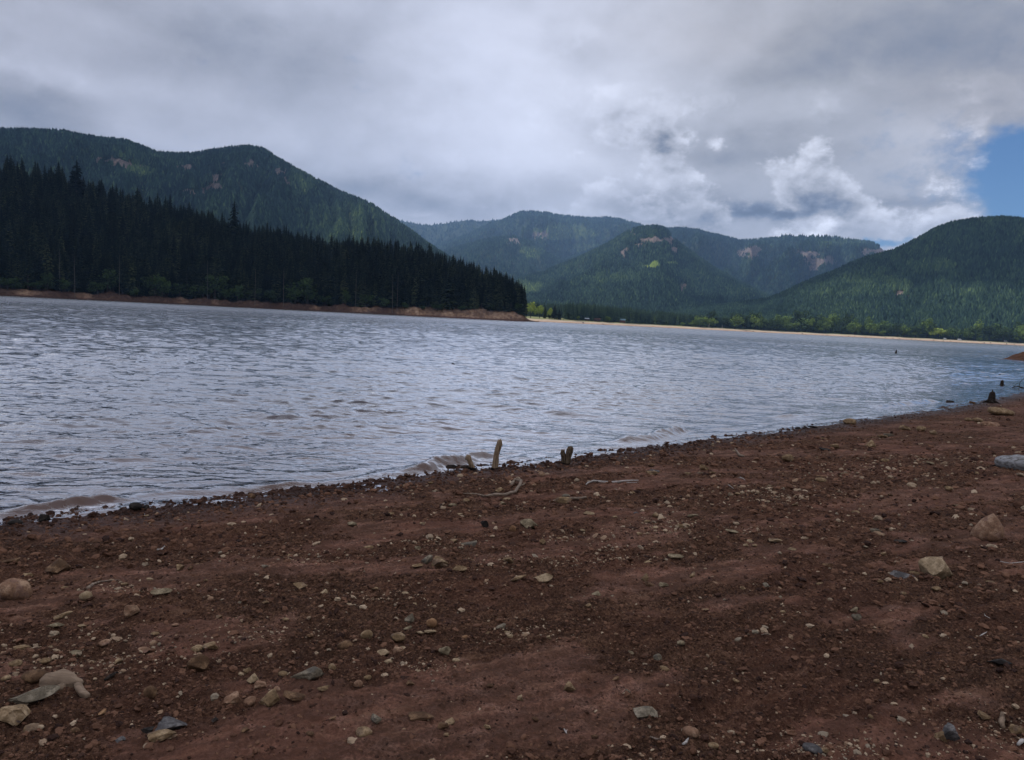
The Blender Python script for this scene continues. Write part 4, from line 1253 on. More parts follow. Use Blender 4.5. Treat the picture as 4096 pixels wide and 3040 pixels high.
# ------------------------------------------------------------------ gravel spit on the right
sx, sy = on_plane(4200, 1440)
a_s = math.atan2(sx, sy)
us = np.linspace(-1, 1, 160); vs_ = np.linspace(-1, 1, 60)
U, Vv = np.meshgrid(us, vs_)
px0 = on_plane(3990, 1436); px1 = on_plane(4500, 1462)
ax = Vector((px1[0] - px0[0], px1[1] - px0[1])); Ls = ax.length; ax.normalize(); ay = Vector((-ax.y, ax.x))
S1 = (U + 1) / 2 * Ls; wS = (1.2 + 5.5 * sstep(0, .6, (U + 1) / 2)) * .9
Xs = px0[0] + ax.x * S1 + ay.x * Vv * wS; Ys = px0[1] + ax.y * S1 + ay.y * Vv * wS
Zs = (.14 + .75 * sstep(.03, .22, (U + 1) / 2)) * (1 - Vv ** 2) ** .7 * (.8 + .5 * fbm(Xs * .35, Ys * .35, 3, 4)) + .10 * fbm(Xs * 1.6, Ys * 1.6, 4, 6) * sstep(0, .2, (U + 1) / 2) - .06
me = np_mesh('gravel_spit', np.stack([Xs, Ys, Zs], -1).reshape(-1, 3), grid_faces(60, 160), True, {'crust': Xs.ravel() * 0 + .3, 'wet': (Zs.ravel() < .05) * .8})
tag(link('gravel_spit', me, M_SOIL), 'low brown spit reaching into the lake at right', None, None, 'structure')

# ------------------------------------------------------------------ stones
def rock_mesh(seed, angular=True, subdiv=3, cuts=13):
    g = random.Random(seed)
    bm = bmesh.new()
    bmesh.ops.create_icosphere(bm, subdivisions=subdiv, radius=1.0)
    planes = []
    for i in range(cuts):
        n = Vector((g.gauss(0, 1), g.gauss(0, 1), g.gauss(0, 1))).normalized()
        planes.append((n, g.uniform(.34, .72) if angular else g.uniform(.72, .92)))
    off = Vector((g.uniform(0, 90),) * 3)
    for v_ in bm.verts:
        p = v_.co.copy()
        for n, d_ in planes:
            q = p.dot(n) - d_
            if q > 0:
                p -= n * q * (1.0 if angular else .8)
        p += p.normalized() * (.07 * mnoise.noise(p * 2.2 + off) + .025 * mnoise.noise(p * 7 + off))
        v_.co = p + p.normalized() * (.03 * mnoise.noise(p * 4 + off))
    mn = Vector([min(v_.co[i] for v_ in bm.verts) for i in range(3)]); mx = Vector([max(v_.co[i] for v_ in bm.verts) for i in range(3)])
    c = (mn + mx) / 2; e = mx - mn
    for v_ in bm.verts:
        v_.co = Vector(((v_.co.x - c.x) / e.x, (v_.co.y - c.y) / e.y, (v_.co.z - mn.z) / e.z))
    me = bpy.data.meshes.new('stone'); bm.to_mesh(me); bm.free()
    if not angular:
        me.polygons.foreach_set('use_smooth', [True] * len(me.polygons))
    return me
# (px, base py, width px, height px, colour, shape a=angular r=round f=flat, label)
NAMED = [
 (57, 2418, 98, 76, 'pink', 'r', 'large pinkish rounded boulder at the left edge of the beach'),
 (242, 2308, 90, 50, 'brown', 'a', 'brown angular block with dark marks above the pinkish boulder'),
 (345, 2411, 40, 34, 'cream', 'r', 'smooth cream egg shaped stone right of the pinkish boulder'),
 (645, 2404, 72, 26, 'green', 'f', 'flat pale elongated stone on the left part of the beach'),
 (529, 2486, 50, 45, 'pink', 'a', 'grey brown stone with a dark spot on its corner'),
 (255, 2478, 56, 26, 'tan', 'f', 'thin tan slab below the pinkish boulder'),
 (217, 2534, 56, 22, 'green', 'f', 'flat grey green slab lower left'),
 (798, 2693, 74, 62, 'brown', 'a', 'dark grey brown cobble split by a crack'),
 (138, 2838, 140, 50, 'grey', 'w', 'long grey wedge shaped slab at the lower left'),
 (63, 2912, 100, 68, 'spot', 'a', 'tan angular rock with dark purple spots in the lower left corner'),
 (142, 2752, 76, 46, 'brown', 'r', 'brown rounded rock left of the root shaped driftwood'),
 (601, 2815, 42, 46, 'brown', 'r', 'dark brown round cobble alone on smooth silt'),
 (408, 2873, 26, 18, 'orange', 'a', 'small orange chip on dark silt'),
 (686, 2948, 92, 46, 'blue', 'a', 'dark blue purple rock near the bottom left'),
 (651, 2990, 88, 36, 'tan', 'f', 'pale tan crusted rock just below the dark blue one'),
 (930, 2850, 62, 54, 'pink', 'a', 'pinkish grey leaning stone in the row of four'),
 (1001, 2833, 46, 38, 'pink', 'r', 'grey pink rounded stone in the row of four'),
 (1076, 2842, 70, 64, 'tan', 'a', 'tan brown stone with black shaded side in the row of four'),
 (1174, 2832, 78, 36, 'brown', 'a', 'brown hollow backed stone, rightmost of the row of four'),
 (1227, 2745, 112, 60, 'grey', 'w', 'long pale grey slab rising to the right'),
 (1013, 2754, 46, 36, 'cream', 'a', 'cream angular stone left of the long grey slab'),
 (1042, 2768, 42, 34, 'pink', 'a', 'pink angular stone touching the cream one'),
 (1380, 2608, 60, 44, 'brown', 'r', 'brown rounded stone on bare reddish silt'),
 (2112, 2125, 70, 44, 'green', 'a', 'grey green angular rock in the middle of the beach'),
 (2050, 2136, 28, 26, 'orange', 'r', 'small reddish round stone left of the grey green rock'),
 (1940, 2120, 36, 34, 'dark', 'a', 'dark stone with pale streaks, left of the grey green rock'),
 (1879, 2194, 62, 30, 'grey', 'a', 'greyish low rock in the upper middle of the beach'),
 (1709, 2265, 46, 38, 'grey', 'w', 'grey wedge leaning against a tan rock'),
 (1759, 2278, 60, 40, 'tan', 'a', 'tan rock with a grey wedge leaning on it'),
 (1838, 2296, 56, 22, 'tan', 'f', 'flat tan stone right of the leaning pair'),
 (2071, 2345, 64, 32, 'tan', 'w', 'left one of two tan wedge stones in mid beach'),
 (2168, 2343, 80, 44, 'cream', 'w', 'right and larger one of two tan wedge stones in mid beach'),
 (2033, 2266, 52, 24, 'tan', 'a', 'crumbly tan stone in the pale gravel band'),
 (2253, 2022, 64, 26, 'tan', 'f', 'tan and grey stone with a thin branch behind it'),
 (2703, 2249, 60, 24, 'green', 'f', 'flat greenish tan oval stone right of centre'),
 (2577, 2334, 30, 34, 'tan', 'a', 'tan upright stone leaning on a brown one'),
 (2596, 2355, 36, 26, 'brown', 'a', 'brown stone in front of a tan upright one'),
 (1636, 2497, 38, 40, 'grey', 'a', 'grey angular upright stone above the orange knob'),
 (1726, 2522, 44, 40, 'orange', 'r', 'orange tan knobbly stone shaped like a mushroom'),
 (1720, 2543, 46, 18, 'cream', 'f', 'cream flat stone just below the orange knob'),
 (1677, 2547, 34, 15, 'cream', 'f', 'small cream flat stone left of the other flat one'),
 (1466, 2567, 46, 38, 'tan', 'r', 'grey tan rounded cobble left of a flat topped one'),
 (1590, 2584, 54, 36, 'tan', 'r', 'flat topped tan round stone in the cluster'),
 (1592, 2618, 42, 28, 'pink', 'a', 'pinkish grey block below the flat topped stone'),
 (1532, 2633, 52, 28, 'cream', 'a', 'cream lumpy stone, lowest left of the cluster'),
 (1778, 2634, 42, 38, 'green', 'a', 'pointed grey tan stone casting on bare silt'),
 (2001, 2534, 38, 24, 'grey', 'a', 'largest grey stone of the small pebble group in mid beach'),
 (2278, 2784, 40, 36, 'tan', 'a', 'tan stone with dark underside, lower middle'),
 (2079, 2815, 24, 28, 'cream', 'a', 'small cream upright stone, lower middle'),
 (2574, 2882, 100, 50, 'grey', 'a', 'big grey block with pale left face near the bottom'),
 (1457, 2958, 58, 48, 'tan', 'r', 'tan round cobble near the bottom, left of centre'),
 (1500, 2917, 42, 38, 'grey', 'a', 'grey jagged stone behind the tan round cobble'),
 (1800, 2911, 40, 30, 'tan', 'a', 'tan stone near the bottom with a darker one below'),
 (1772, 2933, 42, 26, 'brown', 'a', 'brown stone just below a tan one near the bottom'),
 (1685, 2892, 92, 24, 'brown', 'f', 'dark brown flat slab half buried near the bottom'),
 (2628, 2664, 32, 30, 'grey', 'r', 'grey round stone above a smaller pale one, right of centre'),
 (3946, 2177, 118, 78, 'pink', 't', 'pinkish brown triangular rock near the right edge'),
 (3735, 2328, 102, 86, 'cream', 'a', 'biggest pale tan angular rock on the right of the beach'),
 (3599, 2318, 92, 30, 'blue', 'f', 'blue grey flat slab left of the big pale rock'),
 (3659, 2300, 44, 14, 'tan', 'f', 'thin tan stone between the blue slab and the big pale rock'),
 (3601, 2184, 44, 14, 'dark', 'f', 'black flat stone above the blue grey slab'),
 (3420, 2500, 30, 32, 'grey', 'a', 'grey stone below a smaller one on the right of the beach'),
 (3414, 2459, 26, 22, 'green', 'a', 'small pale stone above a grey one on the right of the beach'),
 (3099, 2178, 52, 20, 'cream', 'f', 'cream oval stone, largest of the right hand pebble cluster'),
 (3795, 2992, 50, 56, 'blue', 'a', 'grey blue upright stone in the lower right'),
 (3760, 2986, 36, 36, 'tan', 'a', 'tan stone leaning on the grey blue one, lower right'),
 (3996, 2672, 72, 28, 'dark', 'f', 'dark half buried stone at the right side'),
 (2759, 2964, 62, 42, 'pink', 'r', 'tan pink lumpy stone near the bottom right of centre'),
 (3244, 3040, 64, 36, 'blue', 'r', 'blue grey rounded stone cut by the bottom edge'),
 (1997, 1978, 40, 22, 'tan', 'a', 'tan block lying inside the curved root'),
 (2030, 2008, 36, 20, 'cream', 'r', 'cream oval stone just below the curved root'),
 (2610, 1905, 50, 18, 'tan', 'f', 'flat tan stone below a bluish one near the water'),
 (2613, 1890, 44, 12, 'blue', 'f', 'flat bluish stone near the water right of centre'),
 (2816, 1890, 34, 26, 'tan', 'a', 'pointed tan stone near the water right of centre'),
 (3397, 1702, 44, 24, 'tan', 'r', 'tan boulder sitting at the waterline on the right'),
 (4001, 1666, 78, 28, 'tan', 'r', 'broad tan boulder with dark underside near the root stump'),
 (3958, 1708, 56, 16, 'pink', 'f', 'flat pinkish plank like stone below the broad tan boulder'),
 (3487, 1795, 44, 32, 'tan', 'a', 'peaked tan stone on the upper right of the beach'),
 (3335, 1797, 36, 18, 'tan', 'w', 'small tan wedge next to a dark flat stone'),
 (3299, 1808, 40, 15, 'dark', 'f', 'dark flat stone left of a small tan wedge'),
 (3147, 1854, 44, 28, 'tan', 'r', 'dome shaped tan stone right of centre below the shore'),
 (3283, 1932, 44, 20, 'tan', 'r', 'low tan stone with another just behind it'),
 (176, 2098, 36, 34, 'dark', 'a', 'dark wet angular stone at the waterline on the left'),
 (60, 2110, 44, 22, 'dark', 'r', 'dark wet low stone at the waterline, left edge'),
 (542, 2050, 42, 28, 'dark', 'r', 'dark wet boulder at the waterline, right of the angular one'),
 (1003, 1999, 32, 22, 'brown', 'r', 'brown wet lump at the waterline left of the posts'),
]
SMALL = [
 (724,2288,30,22,'tan'),(763,2288,24,14,'brown'),(790,2613,44,30,'tan'),(842,2617,55,32,'tan'),(132,2940,50,28,'tan'),(595,2938,45,32,'dark'),(988,2702,26,26,'tan'),(966,2704,30,16,'cream'),
 (1133,2712,38,20,'tan'),(1108,2775,26,20,'pink'),(113,2312,35,16,'tan'),(255,2363,30,12,'tan'),(576,2620,42,20,'pink'),(1328,2710,30,30,'tan'),(1294,2778,46,18,'tan'),(1199,2368,58,25,'tan'),(1300,2383,40,28,'cream'),
 (50,2260,50,22,'brown'),(1819,2176,34,18,'tan'),(1671,2208,26,20,'green'),(1474,2200,38,14,'tan'),(1407,2113,38,16,'green'),(1671,2273,45,14,'tan'),(2171,2188,26,24,'tan'),(2354,2067,44,14,'cream'),(2589,2259,32,14,'tan'),
 (2653,2356,40,20,'green'),(2385,2387,34,22,'green'),(2351,2449,28,16,'tan'),(1630,2526,30,20,'green'),(1609,2600,26,18,'cream'),(1551,2666,32,24,'cream'),(2030,2546,24,14,'cream'),(1960,2552,40,14,'tan'),(1975,2576,24,10,'tan'),
 (2040,2566,22,18,'cream'),(2193,2569,22,18,'cream'),(1860,2570,26,20,'orange'),(1825,2655,30,18,'cream'),(1948,2922,26,20,'tan'),(1787,2961,26,14,'tan'),(1432,2766,32,32,'pink'),(1468,2742,30,20,'tan'),(2656,2692,40,20,'tan'),
 (2521,2632,28,12,'green'),(2508,2786,24,22,'grey'),(2722,2602,30,20,'green'),(3502,2144,40,16,'grey'),(2998,2181,22,18,'cream'),(2982,2194,20,12,'cream'),(3017,2194,22,10,'tan'),(3165,2216,30,12,'cream'),(2768,2319,22,24,'tan'),
 (3061,2358,26,18,'grey'),(2971,2360,24,14,'tan'),(3014,2546,32,14,'grey'),(3615,2386,28,16,'tan'),(3744,2373,30,18,'tan'),(3519,2354,20,14,'tan'),(3930,2898,42,24,'tan'),(4068,2940,50,40,'tan'),(2853,3000,36,24,'tan'),(3294,3034,36,20,'tan'),
 (3505,2747,20,14,'tan'),(3480,2893,20,14,'tan'),(3829,2036,48,14,'tan'),(2926,2141,48,16,'green'),(2856,2156,44,10,'tan'),(3533,2232,22,18,'tan'),(3307,2281,34,20,'brown'),(3285,2339,36,12,'tan'),(1865,2017,26,18,'tan'),
 (1810,2031,32,14,'green'),(2264,1998,32,20,'grey'),(2604,1873,28,14,'brown'),(2805,1901,30,10,'grey'),(2753,1905,28,10,'tan'),(2851,1896,26,10,'tan'),(1619,1951,20,14,'tan'),(1723,1937,18,10,'tan'),(2012,2026,24,14,'green'),
 (2622,2077,26,18,'tan'),(2588,2096,26,14,'tan'),(2544,2064,22,14,'blue'),(2770,2075,44,18,'green'),(2530,1984,20,10,'tan'),(3909,1692,32,16,'tan'),(3873,1689,26,14,'tan'),(3618,1726,38,20,'tan'),(3684,1730,30,20,'tan'),(3729,1742,26,16,'tan'),
 (3528,1754,38,14,'tan'),(3556,1750,36,12,'grey'),(3494,1755,26,8,'tan'),(3283,1914,38,14,'brown'),(3373,1903,36,14,'green'),(3298,1761,26,8,'tan'),(3793,1970,26,16,'tan'),(3904,1901,18,12,'tan'),(3192,1720,20,12,'dark'),(3249,1718,36,9,'dark'),
 (3443,1672,16,7,'dark'),(3890,1617,20,10,'brown'),(3796,1617,30,12,'dark'),(582,2044,26,18,'dark'),(441,2041,24,9,'brown'),(576,2072,34,12,'cream'),(3222,1718,14,9,'dark'),(1690,2110,24,14,'tan'),(1560,2066,30,10,'tan'),(1840,2066,22,9,'cream'),
 (2460,2080,24,12,'tan'),(2620,2120,30,14,'cream'),(2560,2150,26,12,'tan'),(2720,2110,34,14,'tan'),(2790,2090,30,12,'cream'),(2680,2145,26,12,'tan'),(3080,1950,26,10,'green'),(3180,2030,24,10,'tan'),(3420,2060,28,10,'tan'),
 (2950,1985,22,10,'tan'),(3560,1990,24,10,'brown'),(3640,1880,30,12,'green'),(3720,1860,26,10,'green'),(3540,1850,30,12,'tan'),(2330,2130,22,10,'cream'),(2240,2160,24,10,'tan'),(1960,2390,24,12,'tan'),(2290,2420,24,10,'brown'),
 (2820,2450,24,12,'tan'),(3130,2460,22,12,'tan'),(3240,2620,24,14,'brown'),(3640,2700,24,12,'tan'),(3700,2560,22,12,'tan'),(3860,2440,24,12,'brown'),(3960,2340,26,12,'tan'),(2940,2760,26,14,'tan'),(3160,2880,24,14,'brown'),
 (60,2680,40,22,'tan'),(180,2668,34,18,'tan'),(300,2640,36,16,'green'),(420,2600,38,20,'pink'),(360,2672,28,16,'tan'),(480,2664,30,18,'tan'),(90,2600,50,18,'tan'),(24,2730,30,18,'tan'),(200,2590,36,14,'cream'),(330,2520,30,12,'cream'),
 (620,2560,30,14,'tan'),(700,2520,26,12,'pink'),(880,2480,26,12,'tan'),(960,2420,24,10,'grey'),(1060,2440,26,12,'tan'),(1140,2500,26,12,'tan'),(1240,2560,26,14,'brown'),(500,2350,26,10,'tan'),(440,2330,28,10,'tan'),(600,2330,24,9,'cream'),
 (820,2340,22,9,'tan'),(1060,2280,26,10,'grey'),(1160,2230,22,9,'tan'),(1500,2370,26,12,'tan'),(1560,2400,30,12,'tan'),(1620,2390,26,12,'cream'),(1400,2430,30,12,'cream'),(1460,2420,26,14,'tan'),(1660,2420,24,12,'tan'),(2140,2900,26,16,'brown'),
 (1330,2900,24,14,'brown'),(1240,2960,30,18,'brown'),(980,2960,30,18,'brown'),(860,2900,26,16,'dark'),(2380,2960,26,16,'brown'),(2460,2740,28,16,'brown'),(1960,2760,26,16,'brown'),(1640,2760,30,18,'brown'),(300,2940,30,18,'brown'),(480,2990,34,22,'blue'),
]
BASES = {'a': [rock_mesh(i, True) for i in range(9)], 'r': [rock_mesh(20 + i, False, 3, 9) for i in range(6)], 'f': [rock_mesh(40 + i, True, 3, 8) for i in range(6)]}
def wedge_mesh(seed):
    me = rock_mesh(seed, True, 3, 7)
    for v_ in me.vertices:
        x, y, z = v_.co
        v_.co = (x, y * (.75 + .4 * (x + .5)), z * (.42 + .58 * (x + .5)))
    return me
def tri_mesh(seed):
    me = rock_mesh(seed, False, 3, 8)
    for v_ in me.vertices:
        x, y, z = v_.co
        k_ = 1 - .78 * max(0, z - .10)
        v_.co = (x * k_ + .10 * z, y * k_, z)
    return me
BASES['w'] = [wedge_mesh(80 + i) for i in range(4)]; BASES['t'] = [tri_mesh(90)]
cntb = {k_: 0 for k_ in BASES}
def place_rock(px, py, w, h_, colr, shp, label, group=None, name='stone', bi=None):
    p, t = beach_hit(px, py - .10 * h_)
    d_ = ray(px, py)
    sd = -d_.z
    W = w / 3050.0 * t * 1.04
    dep = W * (.40 if shp == 'w' else .52 if shp == 'f' else .74)
    Hh = max(h_ / 3050.0 * t - dep * sd * .45, .40 * h_ / 3050.0 * t)
    Hh = max(Hh, W * .16) * (1.2 if shp == 'w' else 1.45 if shp == 't' else 1.15)
    lst = BASES[shp]
    base_ = lst[cntb[shp] % len(lst)]; cntb[shp] += 1
    me = base_.copy()
    me.transform(Matrix.Diagonal((W, dep, Hh, 1)))
    o = link(name, me, ST[colr])
    az_ = math.atan2(p.x, p.y)
    back = Vector((math.sin(az_), math.cos(az_), 0)) * dep * .40
    q = p + back
    q.z = float(beach_z(np.array([q.x]), np.array([q.y]), True)[0]) - Hh * (.10 if shp in 'wt' else .16)
    o.location = q
    o.rotation_euler = (rnd.uniform(-.1, .1), rnd.uniform(-.1, .1), -az_ + (rnd.uniform(-.25, .25) if shp in 'wtf' else rnd.uniform(-.6, .6)))
    tag(o, label, 'rock', group)
    return o
for (px, py, w, h_, c_, shp, lb) in NAMED:
    place_rock(px, py, w, h_, c_, shp, lb, 'rocks lying on the beach')
LM = [(57, 2400, 'the pinkish boulder'), (242, 2290, 'the brown marked block'), (645, 2395, 'the flat pale stone'), (798, 2670, 'the split cobble'), (138, 2810, 'the grey wedge slab'), (63, 2890, 'the purple spotted rock'),
      (686, 2930, 'the dark blue rock'), (1076, 2820, 'the row of four stones'), (1227, 2720, 'the long grey slab'), (1380, 2590, 'the brown round stone'), (2112, 2108, 'the grey green rock'), (1759, 2260, 'the leaning pair'),
      (2120, 2330, 'the two tan wedges'), (2703, 2240, 'the greenish oval stone'), (1726, 2505, 'the orange knob'), (1590, 2570, 'the flat topped stone'), (1778, 2615, 'the pointed grey tan stone'), (2574, 2860, 'the big grey block'),
      (1457, 2935, 'the tan round cobble'), (3946, 2150, 'the triangular rock'), (3735, 2290, 'the big pale rock'), (3420, 2480, 'the grey pair at right'), (3099, 2170, 'the cream oval at right'), (3795, 2970, 'the upright blue stone'),
      (2030, 1960, 'the curved root'), (1985, 1850, 'the leaning post'), (2262, 1830, 'the split stump'), (3397, 1692, 'the waterline boulder'), (4001, 1655, 'the broad tan boulder'), (3147, 1842, 'the dome shaped stone'),
      (2440, 1940, 'the pale thin stick'), (4060, 1845, 'the silver log'), (542, 2040, 'the wet dark boulder'), (3244, 3020, 'the cut off blue stone')]
cw = {'tan': 'tan', 'cream': 'cream', 'grey': 'grey', 'green': 'greenish grey', 'blue': 'bluish', 'pink': 'pinkish', 'brown': 'brown', 'dark': 'dark', 'orange': 'orange'}
seen = {}
RANK = ['', 'second ', 'third ', 'fourth ', 'fifth ', 'sixth ', 'seventh ', 'eighth ']
items = []
for (px, py, w, h_, c_) in SMALL:
    bx, by, bn = min(LM, key=lambda q: (q[0] - px) ** 2 + ((q[1] - py) * 1.6) ** 2)
    ddx, ddy = px - bx, py - by
    if abs(ddx) > abs(ddy) * 1.2:
        rel = 'right of' if ddx > 0 else 'left of'
    else:
        rel = 'below' if ddy > 0 else 'above'
    sz = 'flat ' if h_ < w * .42 else ('upright ' if h_ > w * .9 else '')
    items.append((math.hypot(ddx, ddy), px, py, w, h_, c_, f'small {sz}{cw[c_]} stone', f'{rel} {bn}'))
items.sort()
for (dd_, px, py, w, h_, c_, nm_, rel) in items:
    key = nm_ + rel
    k_ = seen.get(key, 0); seen[key] = k_ + 1
    lb = f'{nm_} {rel}' if k_ == 0 else f'{nm_}, {RANK[k_]}nearest one {rel}'
    place_rock(px, py, w, h_, c_, 'f' if h_ < w * .42 else rnd.choice('ar'), lb, 'small stones scattered over the beach')

# loose gravel and clods nobody could count
gp = np.random.default_rng(99)
ico = bmesh.new(); bmesh.ops.create_icosphere(ico, subdivisions=1, radius=1.0)
ico.verts.ensure_lookup_table()
IV = np.array([v_.co[:] for v_ in ico.verts]); IF = np.array([[v_.index for v_ in f.verts] for f in ico.faces]); ico.free()
bm2 = bmesh.new(); bmesh.ops.create_icosphere(bm2, subdivisions=2, radius=1.0); bm2.verts.ensure_lookup_table()
IV2 = np.array([v_.co[:] for v_ in bm2.verts]); IF2 = np.array([[v_.index for v_ in f.verts] for f in bm2.faces]); bm2.free()
BANDS = [(1200, 2235, 420, 26), (2250, 2240, 360, 30), (2680, 2110, 200, 40), (2500, 2190, 160, 20), (350, 2620, 420, 90), (150, 2560, 300, 60), (480, 2360, 260, 26), (1500, 2400, 200, 40), (3100, 1990, 340, 40), (3500, 1880, 300, 40),
         (2100, 2545, 170, 50), (1650, 2680, 220, 24), (3000, 2120, 180, 26), (3700, 1850, 260, 26), (2300, 2160, 200, 20), (1750, 2180, 160, 30), (3900, 2950, 260, 110), (3300, 3000, 300, 60), (1050, 2540, 300, 40)]
def stones(n, iv, if_, smin, smax, rlo, rhi, tan_p, seed, expo=1.0, only=False):
    q = np.random.default_rng(seed)
    az = q.uniform(-.74, .74, n * 2)
    r = rlo * (rhi / rlo) ** (q.random(n * 2) ** expo)
    x = r * np.sin(az); y = r * np.cos(az)
    d = sdist(x, y)
    c = crust_mask(x, y)
    z = beach_z(x, y, False, d)
    px, py = project(x, y, z)
    band = np.zeros_like(px)
    for (bx, by, rx, ry) in BANDS:
        band = np.maximum(band, np.exp(-((px - bx) / rx) ** 2 - ((py - by) / ry) ** 2))
    shorek = sstep(.9, .1, np.abs(d)) * .7
    keep = (d > -.35) & (q.random(n * 2) < np.clip(.10 + .75 * (1 - c) + band + shorek, 0, 1))
    if only:
        band = band * np.clip(.35 + 1.5 * fbm(x * 1.6 + .8 * y, y * 3.2, 3, 19), 0, 1.2)
        keep = (d > .25) & (q.random(n * 2) < band ** 1.4)
    ids = np.nonzero(keep)[0][:n]
    x, y, d, c, band, r = [w_[ids] for w_ in (x, y, d, c, band, r)]
    n = len(x)
    z = beach_z(x, y, True, d)
    s = smin * (smax / smin) ** (q.random(n) ** 2.6)
    s = s * np.clip(r / 4, .9, 2.2)
    isl = (q.random(n) < tan_p + .22 * band ** 1.5) & (d > .12)
    tint = np.where(isl, q.uniform(.55, 1, n), q.uniform(.0, .42, n))
    tint = np.where(d < .15, q.uniform(0, .15, n), tint)
    m = len(iv)
    P = iv[None] * (1 + q.uniform(-.28, .28, (n, m, 1)))
    sc = np.stack([s * q.uniform(.7, 1.35, n), s * q.uniform(.6, 1.1, n), s * q.uniform(.35, .8, n)], -1)
    P = P * sc[:, None]
    a = q.uniform(0, 6.283, n); b = q.normal(0, .35, n)
    ca, sa, cb, sb = np.cos(a)[:, None], np.sin(a)[:, None], np.cos(b)[:, None], np.sin(b)[:, None]
    X1 = P[..., 0] * cb + P[..., 2] * sb; Z1 = -P[..., 0] * sb + P[..., 2] * cb
    X2 = X1 * ca - P[..., 1] * sa; Y2 = X1 * sa + P[..., 1] * ca
    Vx = np.stack([X2 + x[:, None], Y2 + y[:, None], Z1 + (z + .15 * sc[:, 2])[:, None]], -1)
    Fx = (if_[None] + (np.arange(n) * m)[:, None, None]).reshape(-1, 3)
    return Vx.reshape(-1, 3), Fx, np.repeat(tint, m)
mt_g, nt, bs = new_mat('mixed_gravel', .9, .2)
n1 = nt.noise(obj_co(nt), 120, 4, .6)
t_ = nt.m('ADD', nt.attr('tint'), nt.m('MULTIPLY', nt.m('SUBTRACT', n1, .5), .12), clamp=True)
nt.put(bs.inputs['Base Color'], nt.ramp(t_, [(0, (.026, .014, .011)), (.15, (.075, .037, .023)), (.40, (.135, .068, .041)), (.52, (.17, .095, .058)), (.60, (.24, .155, .095)), (.72, (.19, .150, .105)), (.80, (.27, .19, .12)), (1, (.34, .25, .165))]))
bump(nt, bs, n1, .5, .003)
parts = [stones(95000, IV, IF, .0028, .011, 2.0, 30, .025, 1, 1.0), stones(16000, IV2, IF2, .006, .021, 2.0, 14, .06, 2, .9), stones(2200, IV2, IF2, .010, .022, 6, 45, .12, 3, .8), stones(60000, IV, IF, .0035, .011, 2.2, 24, .8, 4, .9, True)]
Vall = np.concatenate([p[0] for p in parts]); offs = np.cumsum([0] + [len(p[0]) for p in parts[:-1]])
Fall = np.concatenate([p[1] + o_ for p, o_ in zip(parts, offs)]); Tall = np.concatenate([p[2] for p in parts])
tag(link('gravel', np_mesh('gravel', Vall, Fall, False, {'tint': Tall}), mt_g), 'loose brown and tan gravel and clods strewn over the beach', 'gravel', None, 'stuff')

# ------------------------------------------------------------------ driftwood
def gpt(px, py, lift=0.0):
    p, t = beach_hit(px, py)
    z = float(beach_z(np.array([p.x]), np.array([p.y]), True)[0])
    return Vector((p.x, p.y, max(z, -.02) + lift)), t
def upright(px, py, tx, ty):
    """foot on the ground at (px,py), top at the same distance"""
    p, t = gpt(px, py)
    d_ = ray(tx, ty)
    k_ = p.y / d_.y
    return p, Vector((d_.x * k_, p.y, CAMZ + d_.z * k_)), t
def wood(name, me, mat, loc, label, cat, group=None):
    o = link(name, me, mat); o.location = loc
    me.polygons.foreach_set('use_smooth', [True] * len(me.polygons))
    return tag(o, label, cat, group)
# leaning post
p, q, t = upright(1975, 1882, 1998, 1760)
v_ = q - p; rd = 11.5 / 3050 * t
me = tube_mesh('post', [(0, 0, -.12)] + [tuple(v_ * k_ + Vector((.006 * math.sin(k_ * 9), 0, 0))) for k_ in (0, .12, .3, .5, .7, .86, .94, 1.0)], [rd * 1.15, rd * 1.2, rd * 1.1, rd, rd * .9, rd * .98, rd * .92, rd * .85, rd * .66], 14, 3, .15)
me = join_meshes('post', [me, tube_mesh('k', [tuple(v_ * .9 + Vector((rd * .35, 0, 0))), tuple(v_ * 1.05 + Vector((rd * .4, 0, 0)))], [rd * .42, rd * .12], 6, 4, .2), tube_mesh('k', [tuple(v_ * .82 + Vector((rd * .8, -.01, 0))), tuple(v_ * .86 + Vector((rd * 1.35, -.01, 0)))], [rd * .4, rd * .2], 6, 4, .2)])
wood('post', me, M_POST, p, 'weathered leaning wooden post at the water edge, tallest of the stubs', 'post')
# stub with a knot and the log it rises from
p, q, t = upright(1893, 1886, 1870, 1822)
v_ = q - p; rd = 9.5 / 3050 * t
me = join_meshes('stub', [tube_mesh('a', [(0, 0, -.1), (0, 0, 0), tuple(v_ * .35 + Vector((.0, 0, 0))), tuple(v_ * .7), tuple(v_ * .95), tuple(v_ * 1.02)], [rd * 1.3, rd * 1.2, rd, rd * 1.05, rd * 1.3, rd * .7], 12, 5, .12),
                          tube_mesh('b', [tuple(v_ * .85), tuple(v_ * .85 + Vector((-.035, 0, -.02)))], [rd * .6, rd * .4], 7, 4, .1)])
wood('stub', me, M_POST, p, 'short knotted wooden stub leaning left beside a dark log', 'post')
a_, t = gpt(1782, 1876, .02); b_, t = gpt(1888, 1879, .02)
me = tube_mesh('log', [tuple((b_ - a_) * k_ + Vector((0, 0, .012 * math.sin(k_ * 8)))) for k_ in (0, .1, .3, .5, .7, .9, 1)], [.012, .022, .026, .024, .027, .025, .018], 10, 6, .18)
wood('log', me, M_DWOOD, a_, 'black wet log lying in the shallows beside the stub', 'log')
p, q, t = upright(1808, 1868, 1796, 1842)
me = tube_mesh('twig', [(0, 0, -.02), tuple((q - p) * .5), tuple(q - p)], [.008, .006, .004], 6, 2, .1)
wood('twig', me, M_DWOOD, p, 'thin dark twig sticking up behind the black wet log', 'twig')
